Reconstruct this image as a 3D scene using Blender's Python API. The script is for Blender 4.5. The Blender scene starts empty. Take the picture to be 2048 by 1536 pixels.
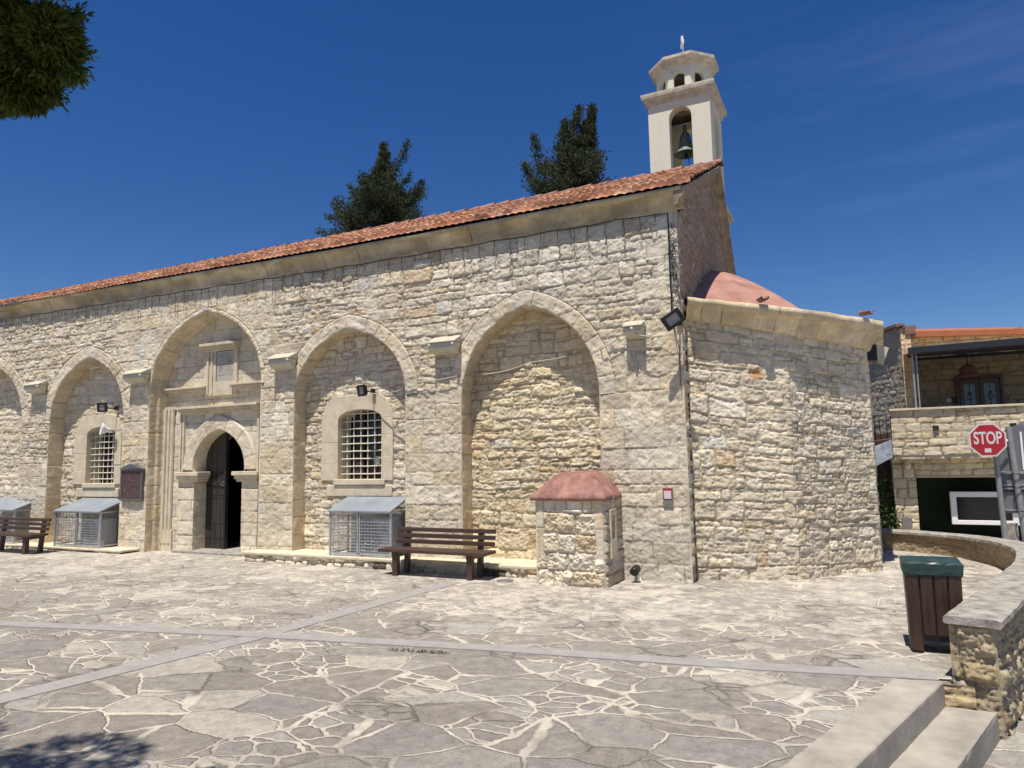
import bpy, math, random
import numpy as np
from mathutils import Matrix, Vector
R = math.radians
random.seed(7)
rng = np.random.default_rng(11)
sc = bpy.context.scene
C = sc.collection

# ------------------------------------------------------------ camera, world, sun, exposure
cam_d = bpy.data.cameras.new('camera'); cam = bpy.data.objects.new('camera', cam_d); C.objects.link(cam)
cam_d.sensor_width = 36.0; cam_d.lens = 36.0 * 1419 / 2048; cam_d.clip_start = .05; cam_d.clip_end = 3000
cam.matrix_world = Matrix.Translation((0, 0, 1.7)) @ Matrix.Rotation(R(25.8), 4, 'Z') @ Matrix.Rotation(R(90 + 6.2), 4, 'X') @ Matrix.Rotation(R(-1.07), 4, 'Z')
sc.camera = cam
SUN_EL = 70.5; SUN_AZ = 2.0          # azimuth measured from the church front (-Y) towards +X
w = bpy.data.worlds.new('World'); sc.world = w; w.use_nodes = True
nt = w.node_tree; bg = nt.nodes['Background']
sky = nt.nodes.new('ShaderNodeTexSky'); sky.sky_type = 'NISHITA'; sky.sun_disc = False
sky.sun_elevation = R(SUN_EL); sky.sun_rotation = R(180 - SUN_AZ); sky.altitude = 600; sky.air_density = 1.0; sky.dust_density = .25; sky.ozone_density = 3.0
hs = nt.nodes.new('ShaderNodeHueSaturation'); hs.inputs['Hue'].default_value = .513; hs.inputs['Saturation'].default_value = 1.33; hs.inputs['Value'].default_value = .85
nt.links.new(sky.outputs[0], hs.inputs['Color'])
# thin cirrus streaks, low in the sky to the right
tc = nt.nodes.new('ShaderNodeTexCoord'); mp = nt.nodes.new('ShaderNodeMapping'); mp.inputs['Rotation'].default_value = (0, R(-14), R(20)); mp.inputs['Scale'].default_value = (1.2, 1.2, 9)
nz = nt.nodes.new('ShaderNodeTexNoise'); nz.inputs['Scale'].default_value = 1.6; nz.inputs['Detail'].default_value = 7; nz.inputs['Roughness'].default_value = .62
rp = nt.nodes.new('ShaderNodeValToRGB'); rp.color_ramp.elements[0].position = .52; rp.color_ramp.elements[1].position = .85
rp.color_ramp.elements[1].color = (.10, .10, .10, 1)
sx = nt.nodes.new('ShaderNodeSeparateXYZ'); mr = nt.nodes.new('ShaderNodeMapRange'); mr.inputs['From Min'].default_value = -.25; mr.inputs['From Max'].default_value = .25
mm = nt.nodes.new('ShaderNodeMath'); mm.operation = 'MULTIPLY'
mx = nt.nodes.new('ShaderNodeMix'); mx.data_type = 'RGBA'; mx.inputs['B'].default_value = (7, 8, 9.5, 1)
nt.links.new(tc.outputs['Generated'], mp.inputs[0]); nt.links.new(mp.outputs[0], nz.inputs[0]); nt.links.new(nz.outputs['Fac'], rp.inputs[0])
nt.links.new(tc.outputs['Generated'], sx.inputs[0]); nt.links.new(sx.outputs['X'], mr.inputs[0])
nt.links.new(rp.outputs[0], mm.inputs[0]); nt.links.new(mr.outputs[0], mm.inputs[1])
nt.links.new(mm.outputs[0], mx.inputs['Factor']); nt.links.new(hs.outputs[0], mx.inputs['A']); nt.links.new(mx.outputs['Result'], bg.inputs['Color'])
bg.inputs['Strength'].default_value = .075
sd = bpy.data.lights.new('sun', 'SUN'); sd.energy = 4.2; sd.angle = R(.53); sd.color = (1, .94, .85)
so = bpy.data.objects.new('sun', sd); C.objects.link(so); so.location = (0, -20, 40)
dv = Vector((math.sin(R(SUN_AZ)) * math.cos(R(SUN_EL)), -math.cos(R(SUN_AZ)) * math.cos(R(SUN_EL)), math.sin(R(SUN_EL))))
so.rotation_euler = dv.to_track_quat('Z', 'Y').to_euler()
vs = sc.view_settings; vs.view_transform = 'Standard'; vs.look = 'None'; vs.gamma = 1.0; vs.exposure = .55
sc.cycles.max_bounces = 6; sc.cycles.diffuse_bounces = 4

# ------------------------------------------------------------ helpers
def text_mesh(name, body, size, off, m, mw, parent):
    td = bpy.data.curves.new(name, 'FONT'); td.body = body; td.size = size; td.extrude = .001; td.align_x = 'CENTER'; td.offset = off
    to = bpy.data.objects.new('tmp_text', td); C.objects.link(to); dg = bpy.context.evaluated_depsgraph_get(); dg.update()
    me = bpy.data.meshes.new_from_object(to.evaluated_get(dg)); bpy.data.objects.remove(to); me.transform(mw); me.materials.clear()
    return fin(name, me, m, parent)
class MB:
    def __init__(s): s.v = []; s.f = []
    def add(s, vs, fs):
        b = len(s.v); s.v += [tuple(map(float, p)) for p in vs]; s.f += [tuple(b + i for i in f) for f in fs]; return s
    def box(s, x0, x1, y0, y1, z0, z1):
        return s.add([(x0,y0,z0),(x1,y0,z0),(x1,y1,z0),(x0,y1,z0),(x0,y0,z1),(x1,y0,z1),(x1,y1,z1),(x0,y1,z1)],
                     [(3,2,1,0),(4,5,6,7),(0,1,5,4),(1,2,6,5),(2,3,7,6),(3,0,4,7)])
    def obox(s, c, ax, ay, az):
        c = Vector(c); ax = Vector(ax) / 2; ay = Vector(ay) / 2; az = Vector(az) / 2
        P = [c + ax*i + ay*j + az*k for k in (-1,1) for (i,j) in ((-1,-1),(1,-1),(1,1),(-1,1))]
        return s.add(P, [(3,2,1,0),(4,5,6,7),(0,1,5,4),(1,2,6,5),(2,3,7,6),(3,0,4,7)])
    def tube(s, pts, r, n=6, cap=True, r1=None):
        pts = [Vector(p) for p in pts]; m = len(pts); b = []; up = None
        for i, p in enumerate(pts):
            d = (pts[min(i+1, m-1)] - pts[max(i-1, 0)])
            d = d.normalized() if d.length > 1e-9 else Vector((0,0,1))
            if up is None or abs(up.dot(d)) > .95: up = Vector((0,0,1)) if abs(d.z) < .9 else Vector((1,0,0))
            a = d.cross(up).normalized(); c = a.cross(d).normalized()
            rr = r if r1 is None else r + (r1 - r) * i / max(1, m-1)
            b.append([p + (a*math.cos(2*math.pi*k/n) + c*math.sin(2*math.pi*k/n))*rr for k in range(n)])
        V = [q for ring in b for q in ring]; F = []
        for i in range(m-1):
            for k in range(n):
                F.append((i*n+k, i*n+(k+1) % n, (i+1)*n+(k+1) % n, (i+1)*n+k))
        if cap: F.append(tuple(range(n))[::-1]); F.append(tuple((m-1)*n+k for k in range(n)))
        return s.add(V, F)
    def lathe(s, prof, cx, cy, n=24):
        V = []; F = []
        for (r, z) in prof: V += [(cx + r*math.cos(2*math.pi*k/n), cy + r*math.sin(2*math.pi*k/n), z) for k in range(n)]
        for i in range(len(prof)-1):
            for k in range(n): F.append((i*n+k, i*n+(k+1) % n, (i+1)*n+(k+1) % n, (i+1)*n+k))
        return s.add(V, F)
    def prism(s, poly, y0, y1):            # poly in XZ, extruded along Y
        n = len(poly); V = [(x, y0, z) for x, z in poly] + [(x, y1, z) for x, z in poly]
        F = [tuple(range(n)), tuple(range(2*n-1, n-1, -1))] + [(i, n+i, n+(i+1) % n, (i+1) % n) for i in range(n)]
        return s.add(V, F)
    def slab(s, poly, z0, z1):             # poly in XY
        n = len(poly); V = [(x, y, z0) for x, y in poly] + [(x, y, z1) for x, y in poly]
        F = [tuple(range(n))[::-1], tuple(range(n, 2*n))] + [(i, (i+1) % n, n+(i+1) % n, n+i) for i in range(n)]
        return s.add(V, F)
    def ring(s, inn, out, y0, y1, closed=False):   # inverted-U solid in XZ between two paths
        n = len(inn); V = [(x,y0,z) for x,z in inn] + [(x,y0,z) for x,z in out] + [(x,y1,z) for x,z in inn] + [(x,y1,z) for x,z in out]; F = []
        for i in range(n if closed else n-1):
            j = (i+1) % n
            F += [(i, j, n+j, n+i), (2*n+i, 3*n+i, 3*n+j, 2*n+j), (i, 2*n+i, 2*n+j, j), (n+i, n+j, 3*n+j, 3*n+i)]
        if not closed: F += [(0, n, 3*n, 2*n), (n-1, 3*n-1, 4*n-1, 2*n-1)]
        return s.add(V, F)
    def build(s, name, mat, parent=None, bevel=0, smooth=False, label=None):
        me = bpy.data.meshes.new(name); me.from_pydata(s.v, [], s.f); me.update()
        bmx = __import__('bmesh').new(); bmx.from_mesh(me); __import__('bmesh').ops.recalc_face_normals(bmx, faces=bmx.faces); bmx.to_mesh(me); bmx.free()
        return fin(name, me, mat, parent, bevel, smooth, label)
def fin(name, me, mat, parent=None, bevel=0, smooth=False, label=None):
    o = bpy.data.objects.new(name, me); C.objects.link(o); me.materials.append(mat)
    if smooth: me.polygons.foreach_set('use_smooth', [True]*len(me.polygons))
    if bevel:
        m = o.modifiers.new('bevel', 'BEVEL'); m.width = bevel; m.segments = 2; m.limit_method = 'ANGLE'; m.angle_limit = R(35)
    if parent: adopt(o, parent)
    if label: o['label'] = label
    return o
def worldloc(p):
    v = Vector(p.location)
    return v
def adopt(o, parent):
    o.parent = parent
    t = Vector((0,0,0)); q = parent
    base = parent
    while base.parent: base = base.parent
    if parent == base: o.matrix_parent_inverse = Matrix.Translation(-Vector(base.location))
def tag(o, label, cat, group=None, kind=None):
    if label: o['label'] = label
    if cat: o['category'] = cat
    if group: o['group'] = group
    if kind: o['kind'] = kind
    return o
def thing(name, label, cat, loc=(0,0,0), group=None):
    o = bpy.data.objects.new(name, None); C.objects.link(o); o.location = loc; o.empty_display_size = .2
    return tag(o, label, cat, group)
def erode(o, cuts_len, amp, sc=9.0):
    import bmesh
    from mathutils import noise as mn
    bm = bmesh.new(); bm.from_mesh(o.data)
    for _ in range(7):
        es = [e for e in bm.edges if e.calc_length() > cuts_len]
        if not es: break
        bmesh.ops.subdivide_edges(bm, edges=es, cuts=1, use_grid_fill=True)
    bm.normal_update()
    for v in bm.verts:
        sharp = max((f1.normal.angle(f2.normal) for e in v.link_edges if len(e.link_faces) == 2 for f1, f2 in [e.link_faces]), default=0)
        k = 1.0 if sharp > .8 else .35
        nv = mn.fractal(v.co*sc, 1.0, 2.0, 4); ch = max(0, mn.noise(v.co*sc*.9+Vector((7,3,1)))-.25)*3*(sharp > .8)
        v.co -= v.normal*(amp*k*(.5+nv)+amp*2.2*ch)
    bm.to_mesh(o.data); bm.free(); o.data.update(); return o
def struct(o, label=None): o['kind'] = 'structure'; return o
def copy_tree(o, dloc, label, parent=None):
    c = o.copy(); C.objects.link(c)
    if parent: c.parent = parent
    else: c.location = Vector(o.location) + Vector(dloc); c['label'] = label
    for ch in list(o.children): copy_tree(ch, None, None, c)
    return c

# ------------------------------------------------------------ materials
def newmat(name):
    m = bpy.data.materials.new(name); m.use_nodes = True; n = m.node_tree; return m, n, n.nodes['Principled BSDF']
def mat(name, col, rough=.6, metal=0, var=.12, vscale=6, bump=0, bscale=40, col2=None, spec=.5, thresh=None, detail=6, stretch=None):
    m, n, b = newmat(name)
    b.inputs['Roughness'].default_value = rough; b.inputs['Metallic'].default_value = metal; b.inputs['Specular IOR Level'].default_value = spec
    t = n.nodes.new('ShaderNodeTexCoord'); src = t.outputs['Object']
    if stretch:
        mpn = n.nodes.new('ShaderNodeMapping'); mpn.inputs['Scale'].default_value = stretch; n.links.new(src, mpn.inputs[0]); src = mpn.outputs[0]
    nz = n.nodes.new('ShaderNodeTexNoise'); nz.inputs['Scale'].default_value = vscale; nz.inputs['Detail'].default_value = detail; nz.inputs['Roughness'].default_value = .65
    n.links.new(src, nz.inputs[0])
    rp = n.nodes.new('ShaderNodeValToRGB'); a, c = (.3, .7) if thresh is None else thresh
    rp.color_ramp.elements[0].position = a; rp.color_ramp.elements[1].position = c
    c1 = [max(0, x*(1-var)) for x in col]; c2 = list(col2) if col2 else [min(1, x*(1+var)) for x in col]
    rp.color_ramp.elements[0].color = (*c1, 1); rp.color_ramp.elements[1].color = (*c2, 1)
    n.links.new(nz.outputs['Fac'], rp.inputs[0]); n.links.new(rp.outputs[0], b.inputs['Base Color'])
    if bump:
        nb = n.nodes.new('ShaderNodeTexNoise'); nb.inputs['Scale'].default_value = bscale; nb.inputs['Detail'].default_value = 5
        n.links.new(src, nb.inputs[0]); bp = n.nodes.new('ShaderNodeBump'); bp.inputs['Strength'].default_value = bump; bp.inputs['Distance'].default_value = .01
        n.links.new(nb.outputs['Fac'], bp.inputs['Height']); n.links.new(bp.outputs[0], b.inputs['Normal'])
    return m
def attr_mat(name, rough=.9, bump=.5, s1=70, s2=22, dist=.006, mott=.16):
    m, n, b = newmat(name); b.inputs['Roughness'].default_value = rough; b.inputs['Specular IOR Level'].default_value = .25
    a = n.nodes.new('ShaderNodeAttribute'); a.attribute_name = 'Col'
    t = n.nodes.new('ShaderNodeTexCoord')
    nz = n.nodes.new('ShaderNodeTexNoise'); nz.inputs['Scale'].default_value = s2; nz.inputs['Detail'].default_value = 8; nz.inputs['Roughness'].default_value = .7
    n.links.new(t.outputs['Object'], nz.inputs[0])
    mr = n.nodes.new('ShaderNodeMapRange'); mr.inputs['From Min'].default_value = .25; mr.inputs['From Max'].default_value = .75; mr.inputs['To Min'].default_value = 1-mott; mr.inputs['To Max'].default_value = 1+mott
    n.links.new(nz.outputs['Fac'], mr.inputs[0])
    vm = n.nodes.new('ShaderNodeVectorMath'); vm.operation = 'SCALE'; n.links.new(a.outputs['Color'], vm.inputs[0]); n.links.new(mr.outputs[0], vm.inputs['Scale'])
    n.links.new(vm.outputs[0], b.inputs['Base Color'])
    nb = n.nodes.new('ShaderNodeTexNoise'); nb.inputs['Scale'].default_value = s1; nb.inputs['Detail'].default_value = 6; nb.inputs['Roughness'].default_value = .7
    n.links.new(t.outputs['Object'], nb.inputs[0]); bp = n.nodes.new('ShaderNodeBump'); bp.inputs['Strength'].default_value = bump; bp.inputs['Distance'].default_value = dist
    n.links.new(nb.outputs['Fac'], bp.inputs['Height']); n.links.new(bp.outputs[0], b.inputs['Normal'])
    return m
M = {}
def streaks(m, amt=.55):
    n = m.node_tree; b = n.nodes['Principled BSDF']; src = b.inputs['Base Color'].links[0].from_socket
    t = n.nodes.new('ShaderNodeTexCoord'); mp_ = n.nodes.new('ShaderNodeMapping'); mp_.inputs['Scale'].default_value = (26, 26, 2.2); n.links.new(t.outputs['Object'], mp_.inputs[0])
    z = n.nodes.new('ShaderNodeTexNoise'); z.inputs['Scale'].default_value = 1; z.inputs['Detail'].default_value = 6; z.inputs['Roughness'].default_value = .7; n.links.new(mp_.outputs[0], z.inputs[0])
    r_ = n.nodes.new('ShaderNodeMapRange'); r_.inputs['From Min'].default_value = .52; r_.inputs['From Max'].default_value = .75; r_.inputs['To Max'].default_value = amt; n.links.new(z.outputs['Fac'], r_.inputs[0])
    x = n.nodes.new('ShaderNodeMix'); x.data_type = 'RGBA'; x.blend_type = 'MULTIPLY'; x.inputs['B'].default_value = (.55,.48,.36,1); n.links.new(r_.outputs[0], x.inputs['Factor']); n.links.new(src, x.inputs['A']); n.links.new(x.outputs['Result'], b.inputs['Base Color'])
M['stone'] = attr_mat('limestone', bump=.9, s1=55, dist=.009, mott=.20)
M['tile'] = attr_mat('terracotta', bump=.3, s2=30)
M['pale_stone'] = mat('dressed_limestone', (.60,.52,.385), .9, var=.18, vscale=5, bump=.5, bscale=60, spec=.2)
M['dark_stone'] = mat('weathered_limestone', (.30,.25,.175), .9, var=.45, vscale=5, bump=.5, bscale=50, col2=(.44,.375,.27), spec=.2)
M['plaster'] = mat('cream_render', (.64,.60,.475), .9, var=.24, vscale=3.2, bump=.2, bscale=60, col2=(.71,.67,.54), spec=.2, thresh=(.22,.42))
streaks(M['plaster'], .22)
M['plaster_dirty'] = mat('stained_cream_render', (.52,.47,.37), .9, var=.3, vscale=7, bump=.4, bscale=60, col2=(.68,.62,.50), spec=.2)
M['coral'] = mat('coral_membrane', (.36,.18,.14), .85, var=.22, vscale=2.2, bump=.4, bscale=40, spec=.2, col2=(.46,.26,.205))
M['coral_rough'] = mat('coral_lime_render', (.27,.125,.10), .9, var=.35, vscale=5, bump=.7, bscale=40, col2=(.42,.235,.19), spec=.2)
streaks(M['coral'], .30); streaks(M['coral_rough'], .35)
M['concrete'] = mat('grey_concrete', (.30,.285,.262), .85, var=.14, vscale=7, bump=.25, bscale=90, spec=.25)
M['step'] = mat('worn_concrete', (.31,.28,.235), .9, var=.20, vscale=2.6, bump=.45, bscale=80, col2=(.44,.40,.335), spec=.2)
M['coping'] = mat('weathered_coping', (.25,.228,.195), .9, var=.35, vscale=9, bump=.8, bscale=60, col2=(.46,.425,.365), spec=.2)
M['bench'] = mat('brown_painted_wood', (.058,.030,.021), .5, var=.3, vscale=30, bump=.25, bscale=60, col2=(.085,.048,.034), stretch=(.15,1,1))
M['bin'] = mat('brown_stained_wood', (.040,.019,.012), .45, var=.35, vscale=26, bump=.25, bscale=60, col2=(.062,.032,.020), stretch=(1,1,.12))
M['liner'] = mat('green_plastic_liner', (.016,.042,.037), .40, var=.3, vscale=14, bump=.35, bscale=22, col2=(.026,.066,.057), stretch=(.5,.5,2.5))
M['galv'] = mat('galvanised_steel', (.42,.44,.46), .45, metal=.35, var=.2, vscale=14, bump=.05)
M['sheet'] = mat('zinc_sheet', (.25,.28,.31), .55, metal=.15, var=.16, vscale=3, bump=.08, bscale=8)
M['ac'] = mat('grey_white_enamel', (.46,.46,.45), .45, var=.08, vscale=8)
M['black'] = mat('black_plastic', (.012,.012,.013), .45, var=.2)
M['dark'] = mat('dark_void', (.010,.010,.012), .7, var=.2)  # near-black colour standing in for shade inside the nave and openings
M['glass'] = mat('dark_window_glass', (.012,.013,.017), .12, var=.2)
M['ledglass'] = mat('lamp_glass', (.26,.27,.27), .25, var=.06)
M['beige'] = mat('beige_enamel', (.50,.47,.36), .45, var=.10, vscale=12, col2=(.56,.53,.42))
M['white'] = mat('white_paint', (.78,.78,.76), .5, var=.05)
M['ivory'] = mat('ivory_painted_iron', (.62,.58,.48), .5, var=.15, vscale=25)
M['door'] = mat('old_dark_door_wood', (.022,.017,.014), .55, var=.4, vscale=18, bump=.7, bscale=40, col2=(.06,.048,.038), stretch=(1.6,1,.1))
M['iron'] = mat('dark_iron', (.02,.02,.022), .5, metal=.4, var=.2)
M['bronze'] = mat('bronze_patina', (.10,.125,.105), .65, metal=.2, var=.35, vscale=14, col2=(.20,.235,.20))
M['board'] = mat('maroon_board', (.075,.036,.032), .6, var=.3, vscale=20, col2=(.11,.06,.055))
M['boardcap'] = mat('grey_metal_cap', (.15,.145,.15), .5, metal=.4, var=.15)
M['red'] = mat('sign_red', (.36,.012,.022), .45, var=.12, vscale=5)
M['signwhite'] = mat('sign_white', (.60,.56,.56), .5, var=.06)
M['signgrey'] = mat('sign_back_grey', (.17,.175,.185), .5, metal=.3, var=.15)
M['pole'] = mat('galvanised_pole', (.30,.31,.32), .5, metal=.4, var=.15)
M['cable'] = mat('pale_cable', (.42,.37,.29), .6)
M['bark'] = mat('bark', (.09,.065,.045), .95, var=.3, vscale=10, bump=.8, bscale=25)
M['fascia'] = mat('dark_blue_grey_fascia', (.018,.021,.030), .4, var=.1)
M['corr'] = mat('brown_corrugated_sheet', (.17,.12,.09), .6, var=.12)
M['orange'] = mat('orange_roof_sheet', (.36,.115,.05), .7, var=.15, vscale=4)
M['hedge'] = mat('dark_green_artificial_hedge', (.010,.022,.009), .9, var=.5, vscale=60, bump=1, bscale=90, col2=(.02,.04,.016))
M['wooddoor'] = mat('varnished_brown_wood', (.075,.028,.016), .35, var=.3, vscale=12, stretch=(1,1,.15))
M['blueglass'] = mat('frosted_blue_glass', (.16,.24,.33), .25, var=.1)
M['terracotta_lamp'] = mat('brown_clay', (.13,.060,.042), .7, var=.15)
M['bluewhite'] = mat('blue_white_paint', (.26,.31,.40), .8, var=.3, vscale=9, col2=(.48,.53,.60))
M['steelgrey'] = mat('grey_steel_plate', (.22,.22,.22), .5, metal=.4, var=.12)
M['curtain'] = mat('mauve_curtain', (.06,.035,.045), .9, var=.3, vscale=14, stretch=(1,1,.1))
M['tablet'] = mat('grey_marble', (.44,.40,.34), .7, var=.12)
M['carved'] = mat('carved_letters', (.26,.24,.21), .9, var=.2)
M['earth'] = mat('asphalt_and_dust', (.10,.095,.085), .95, var=.25, vscale=2, bump=.3, bscale=60, spec=.2)
def leafmat(name, a, b):
    m, n, bs = newmat(name); bs.inputs['Roughness'].default_value = .8; bs.inputs['Specular IOR Level'].default_value = .15
    t = n.nodes.new('ShaderNodeTexCoord'); nz = n.nodes.new('ShaderNodeTexNoise'); nz.inputs['Scale'].default_value = 2.5; nz.inputs['Detail'].default_value = 4
    g = n.nodes.new('ShaderNodeNewGeometry'); ad = n.nodes.new('ShaderNodeMath'); ad.operation = 'MULTIPLY_ADD'; ad.inputs[1].default_value = .5
    n.links.new(t.outputs['Object'], nz.inputs[0]); n.links.new(g.outputs['Random Per Island'], ad.inputs[0]); n.links.new(nz.outputs['Fac'], ad.inputs[2])
    rp = n.nodes.new('ShaderNodeValToRGB'); rp.color_ramp.elements[0].position = .4; rp.color_ramp.elements[1].position = 1.05
    rp.color_ramp.elements[0].color = (*a, 1); rp.color_ramp.elements[1].color = (*b, 1)
    n.links.new(ad.outputs[0], rp.inputs[0]); n.links.new(rp.outputs[0], bs.inputs['Base Color'])
    return m
M['cypress'] = leafmat('cypress_foliage', (.024,.036,.018), (.10,.115,.06))
M['pine'] = leafmat('pine_needles', (.035,.058,.013), (.16,.20,.045))
def translucent(m, f=.35):
    n = m.node_tree; b = n.nodes['Principled BSDF']; o = [x for x in n.nodes if x.type == 'OUTPUT_MATERIAL'][0]; t = n.nodes.new('ShaderNodeBsdfTranslucent'); x = n.nodes.new('ShaderNodeMixShader'); x.inputs[0].default_value = f
    n.links.new(b.inputs['Base Color'].links[0].from_socket, t.inputs['Color']); n.links.new(b.outputs[0], x.inputs[1]); n.links.new(t.outputs[0], x.inputs[2]); n.links.new(x.outputs[0], o.inputs['Surface'])
translucent(M['pine'], .45); translucent(M['cypress'], .25)
M['leaf'] = leafmat('shrub_leaves', (.03,.055,.018), (.08,.13,.04))

def paving_mat():
    m, n, b = newmat('crazy_paving'); N = n.nodes; L = n.links
    b.inputs['Roughness'].default_value = .85; b.inputs['Specular IOR Level'].default_value = .25
    def node(t, **k):
        x = N.new(t)
        for a, v in k.items(): setattr(x, a, v)
        return x
    def math_(op, a, b_=None, c=None, clamp=False):
        x = node('ShaderNodeMath', operation=op, use_clamp=clamp)
        for i, q in enumerate((a, b_, c)):
            if q is None: continue
            if isinstance(q, (int, float)): x.inputs[i].default_value = q
            else: L.new(q, x.inputs[i])
        return x.outputs[0]
    def noise(scale, detail=5, rough=.6, vec=None):
        x = node('ShaderNodeTexNoise'); x.inputs['Scale'].default_value = scale; x.inputs['Detail'].default_value = detail; x.inputs['Roughness'].default_value = rough
        L.new(vec, x.inputs[0]); return x
    def ramp(src, stops):
        x = node('ShaderNodeValToRGB'); e = x.color_ramp.elements
        e[0].position = stops[0][0]; e[0].color = (*stops[0][1], 1); e[1].position = stops[-1][0]; e[1].color = (*stops[-1][1], 1)
        for p, c in stops[1:-1]: q = e.new(p); q.color = (*c, 1)
        L.new(src, x.inputs[0]); return x.outputs[0]
    def mix(f, a, b_):
        x = node('ShaderNodeMix', data_type='RGBA')
        if isinstance(f, float): x.inputs['Factor'].default_value = f
        else: L.new(f, x.inputs['Factor'])
        for k, q in (('A', a), ('B', b_)):
            if isinstance(q, tuple): x.inputs[k].default_value = (*q, 1)
            else: L.new(q, x.inputs[k])
        return x.outputs['Result']
    tc = node('ShaderNodeTexCoord').outputs['Object']
    # slight warp so that the slabs are not perfect polygons
    wn = noise(3.2, 4, .6, tc); wv = node('ShaderNodeVectorMath', operation='MULTIPLY_ADD'); L.new(wn.outputs['Color'], wv.inputs[0]); wv.inputs[1].default_value = (.15,.15,0); wn2 = noise(17, 3, .6, tc); wv0 = node('ShaderNodeVectorMath', operation='MULTIPLY_ADD'); L.new(wn2.outputs['Color'], wv0.inputs[0]); wv0.inputs[1].default_value = (.03,.03,0); L.new(tc, wv0.inputs[2]); L.new(wv0.outputs[0], wv.inputs[2])
    mpn = node('ShaderNodeMapping'); mpn.inputs['Rotation'].default_value = (0,0,.5); mpn.inputs['Scale'].default_value = (1.0,1.35,1); L.new(wv.outputs[0], mpn.inputs[0]); vec = mpn.outputs[0]
    def vor(scale, off):
        mp2 = node('ShaderNodeMapping'); mp2.inputs['Location'].default_value = off; L.new(vec, mp2.inputs[0])
        e = node('ShaderNodeTexVoronoi', feature='DISTANCE_TO_EDGE'); e.inputs['Scale'].default_value = scale; L.new(mp2.outputs[0], e.inputs['Vector'])
        f = node('ShaderNodeTexVoronoi', feature='F1'); f.inputs['Scale'].default_value = scale; L.new(mp2.outputs[0], f.inputs['Vector'])
        return e.outputs['Distance'], f.outputs['Color']
    d1, c1 = vor(1.75, (0,0,0)); d2, c2 = vor(4.1, (5.3,2.1,0))
    s1 = node('ShaderNodeSeparateColor'); L.new(c1, s1.inputs[0]); s2 = node('ShaderNodeSeparateColor'); L.new(c2, s2.inputs[0])
    # some of the large slabs are broken into small pieces
    brk = math_('GREATER_THAN', s1.outputs['Blue'], .60)
    d1m = math_('DIVIDE', d1, 1.75); d2m = math_('DIVIDE', d2, 4.1)
    dmin = math_('MINIMUM', d1m, math_('ADD', d2m, math_('MULTIPLY', math_('SUBTRACT', 1.0, brk), 1.0)))
    idr = math_('ADD', math_('MULTIPLY', s1.outputs['Red'], math_('SUBTRACT', 1.0, brk)), math_('MULTIPLY', s2.outputs['Red'], brk))
    idg = math_('ADD', math_('MULTIPLY', s1.outputs['Green'], math_('SUBTRACT', 1.0, brk)), math_('MULTIPLY', s2.outputs['Green'], brk))
    # joint width varies along the joint, with wide smears of pale mortar
    jw = noise(2.1, 3, .5, tc); je = noise(26, 4, .7, tc)
    big = noise(.33, 3, .6, tc)
    width = math_('MULTIPLY', math_('POWER', jw.outputs['Fac'], 2.2), .020)
    width = math_('ADD', width, math_('MULTIPLY', je.outputs['Fac'], .007))
    joint = math_('SUBTRACT', 1.0, math_('MULTIPLY', math_('SUBTRACT', dmin, width), 130.0, clamp=True), clamp=True)
    sm = noise(5.5, 8, .72, tc)
    # towards the church the mortar is spread thinly over the slabs
    sep = node('ShaderNodeSeparateXYZ'); L.new(tc, sep.inputs[0])
    far = node('ShaderNodeMapRange'); far.inputs['From Min'].default_value = 4.5; far.inputs['From Max'].default_value = 8.2; L.new(sep.outputs['Y'], far.inputs[0])
    th = math_('MULTIPLY_ADD', far.outputs[0], -.15, .625)
    th = math_('SUBTRACT', th, math_('MULTIPLY', math_('SUBTRACT', big.outputs['Fac'], .5), .5))
    smear = math_('MULTIPLY', math_('SUBTRACT', sm.outputs['Fac'], th), 9.0, clamp=True)
    near_edge = math_('SUBTRACT', 1.0, math_('MULTIPLY', dmin, 4.5, clamp=True), clamp=True)
    smear = math_('MULTIPLY', smear, math_('MAXIMUM', math_('MULTIPLY', near_edge, 1.0), math_('MULTIPLY', far.outputs[0], .85)), clamp=True)
    stone = ramp(idr, [(0, (.245,.22,.188)), (.35, (.268,.24,.203)), (.6, (.252,.232,.205)), (.78, (.29,.267,.232)), (.88, (.34,.32,.28)), (1, (.42,.38,.31))])
    g1 = noise(9, 9, .75, tc); g2 = noise(70, 4, .7, tc); g3 = noise(.7, 4, .6, tc)
    v = node('ShaderNodeVectorMath', operation='SCALE'); L.new(stone, v.inputs[0])
    k = math_('MULTIPLY_ADD', math_('SUBTRACT', g1.outputs['Fac'], .5), 1.5, .90)
    k = math_('ADD', k, math_('MULTIPLY', math_('SUBTRACT', g2.outputs['Fac'], .5), 1.1))
    k = math_('ADD', k, math_('MULTIPLY', math_('SUBTRACT', g3.outputs['Fac'], .5), .4))
    k = math_('MULTIPLY_ADD', far.outputs[0], .22, k)
    L.new(k, v.inputs['Scale'])
    jc = noise(1.3, 3, .5, tc); jr = math_('MULTIPLY', math_('SUBTRACT', jc.outputs['Fac'], .39), 6.0, clamp=True)
    mort = ramp(sm.outputs['Fac'], [(.3, (.45,.40,.325)), (.7, (.62,.56,.46))])
    edge_dark = math_('MULTIPLY', math_('SUBTRACT', 1.0, math_('MULTIPLY', math_('ABSOLUTE', math_('SUBTRACT', dmin, math_('ADD', width, .006))), 170.0, clamp=True)), .45)
    base = mix(math_('MULTIPLY', edge_dark, je.outputs['Fac']), v.outputs[0], (.10,.085,.065))
    thin = math_('SUBTRACT', 1.0, math_('MULTIPLY', math_('SUBTRACT', dmin, .004), 220.0, clamp=True), clamp=True)
    base = mix(math_('MULTIPLY', thin, math_('SUBTRACT', 1.0, jr)), base, (.12,.10,.08))
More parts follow.
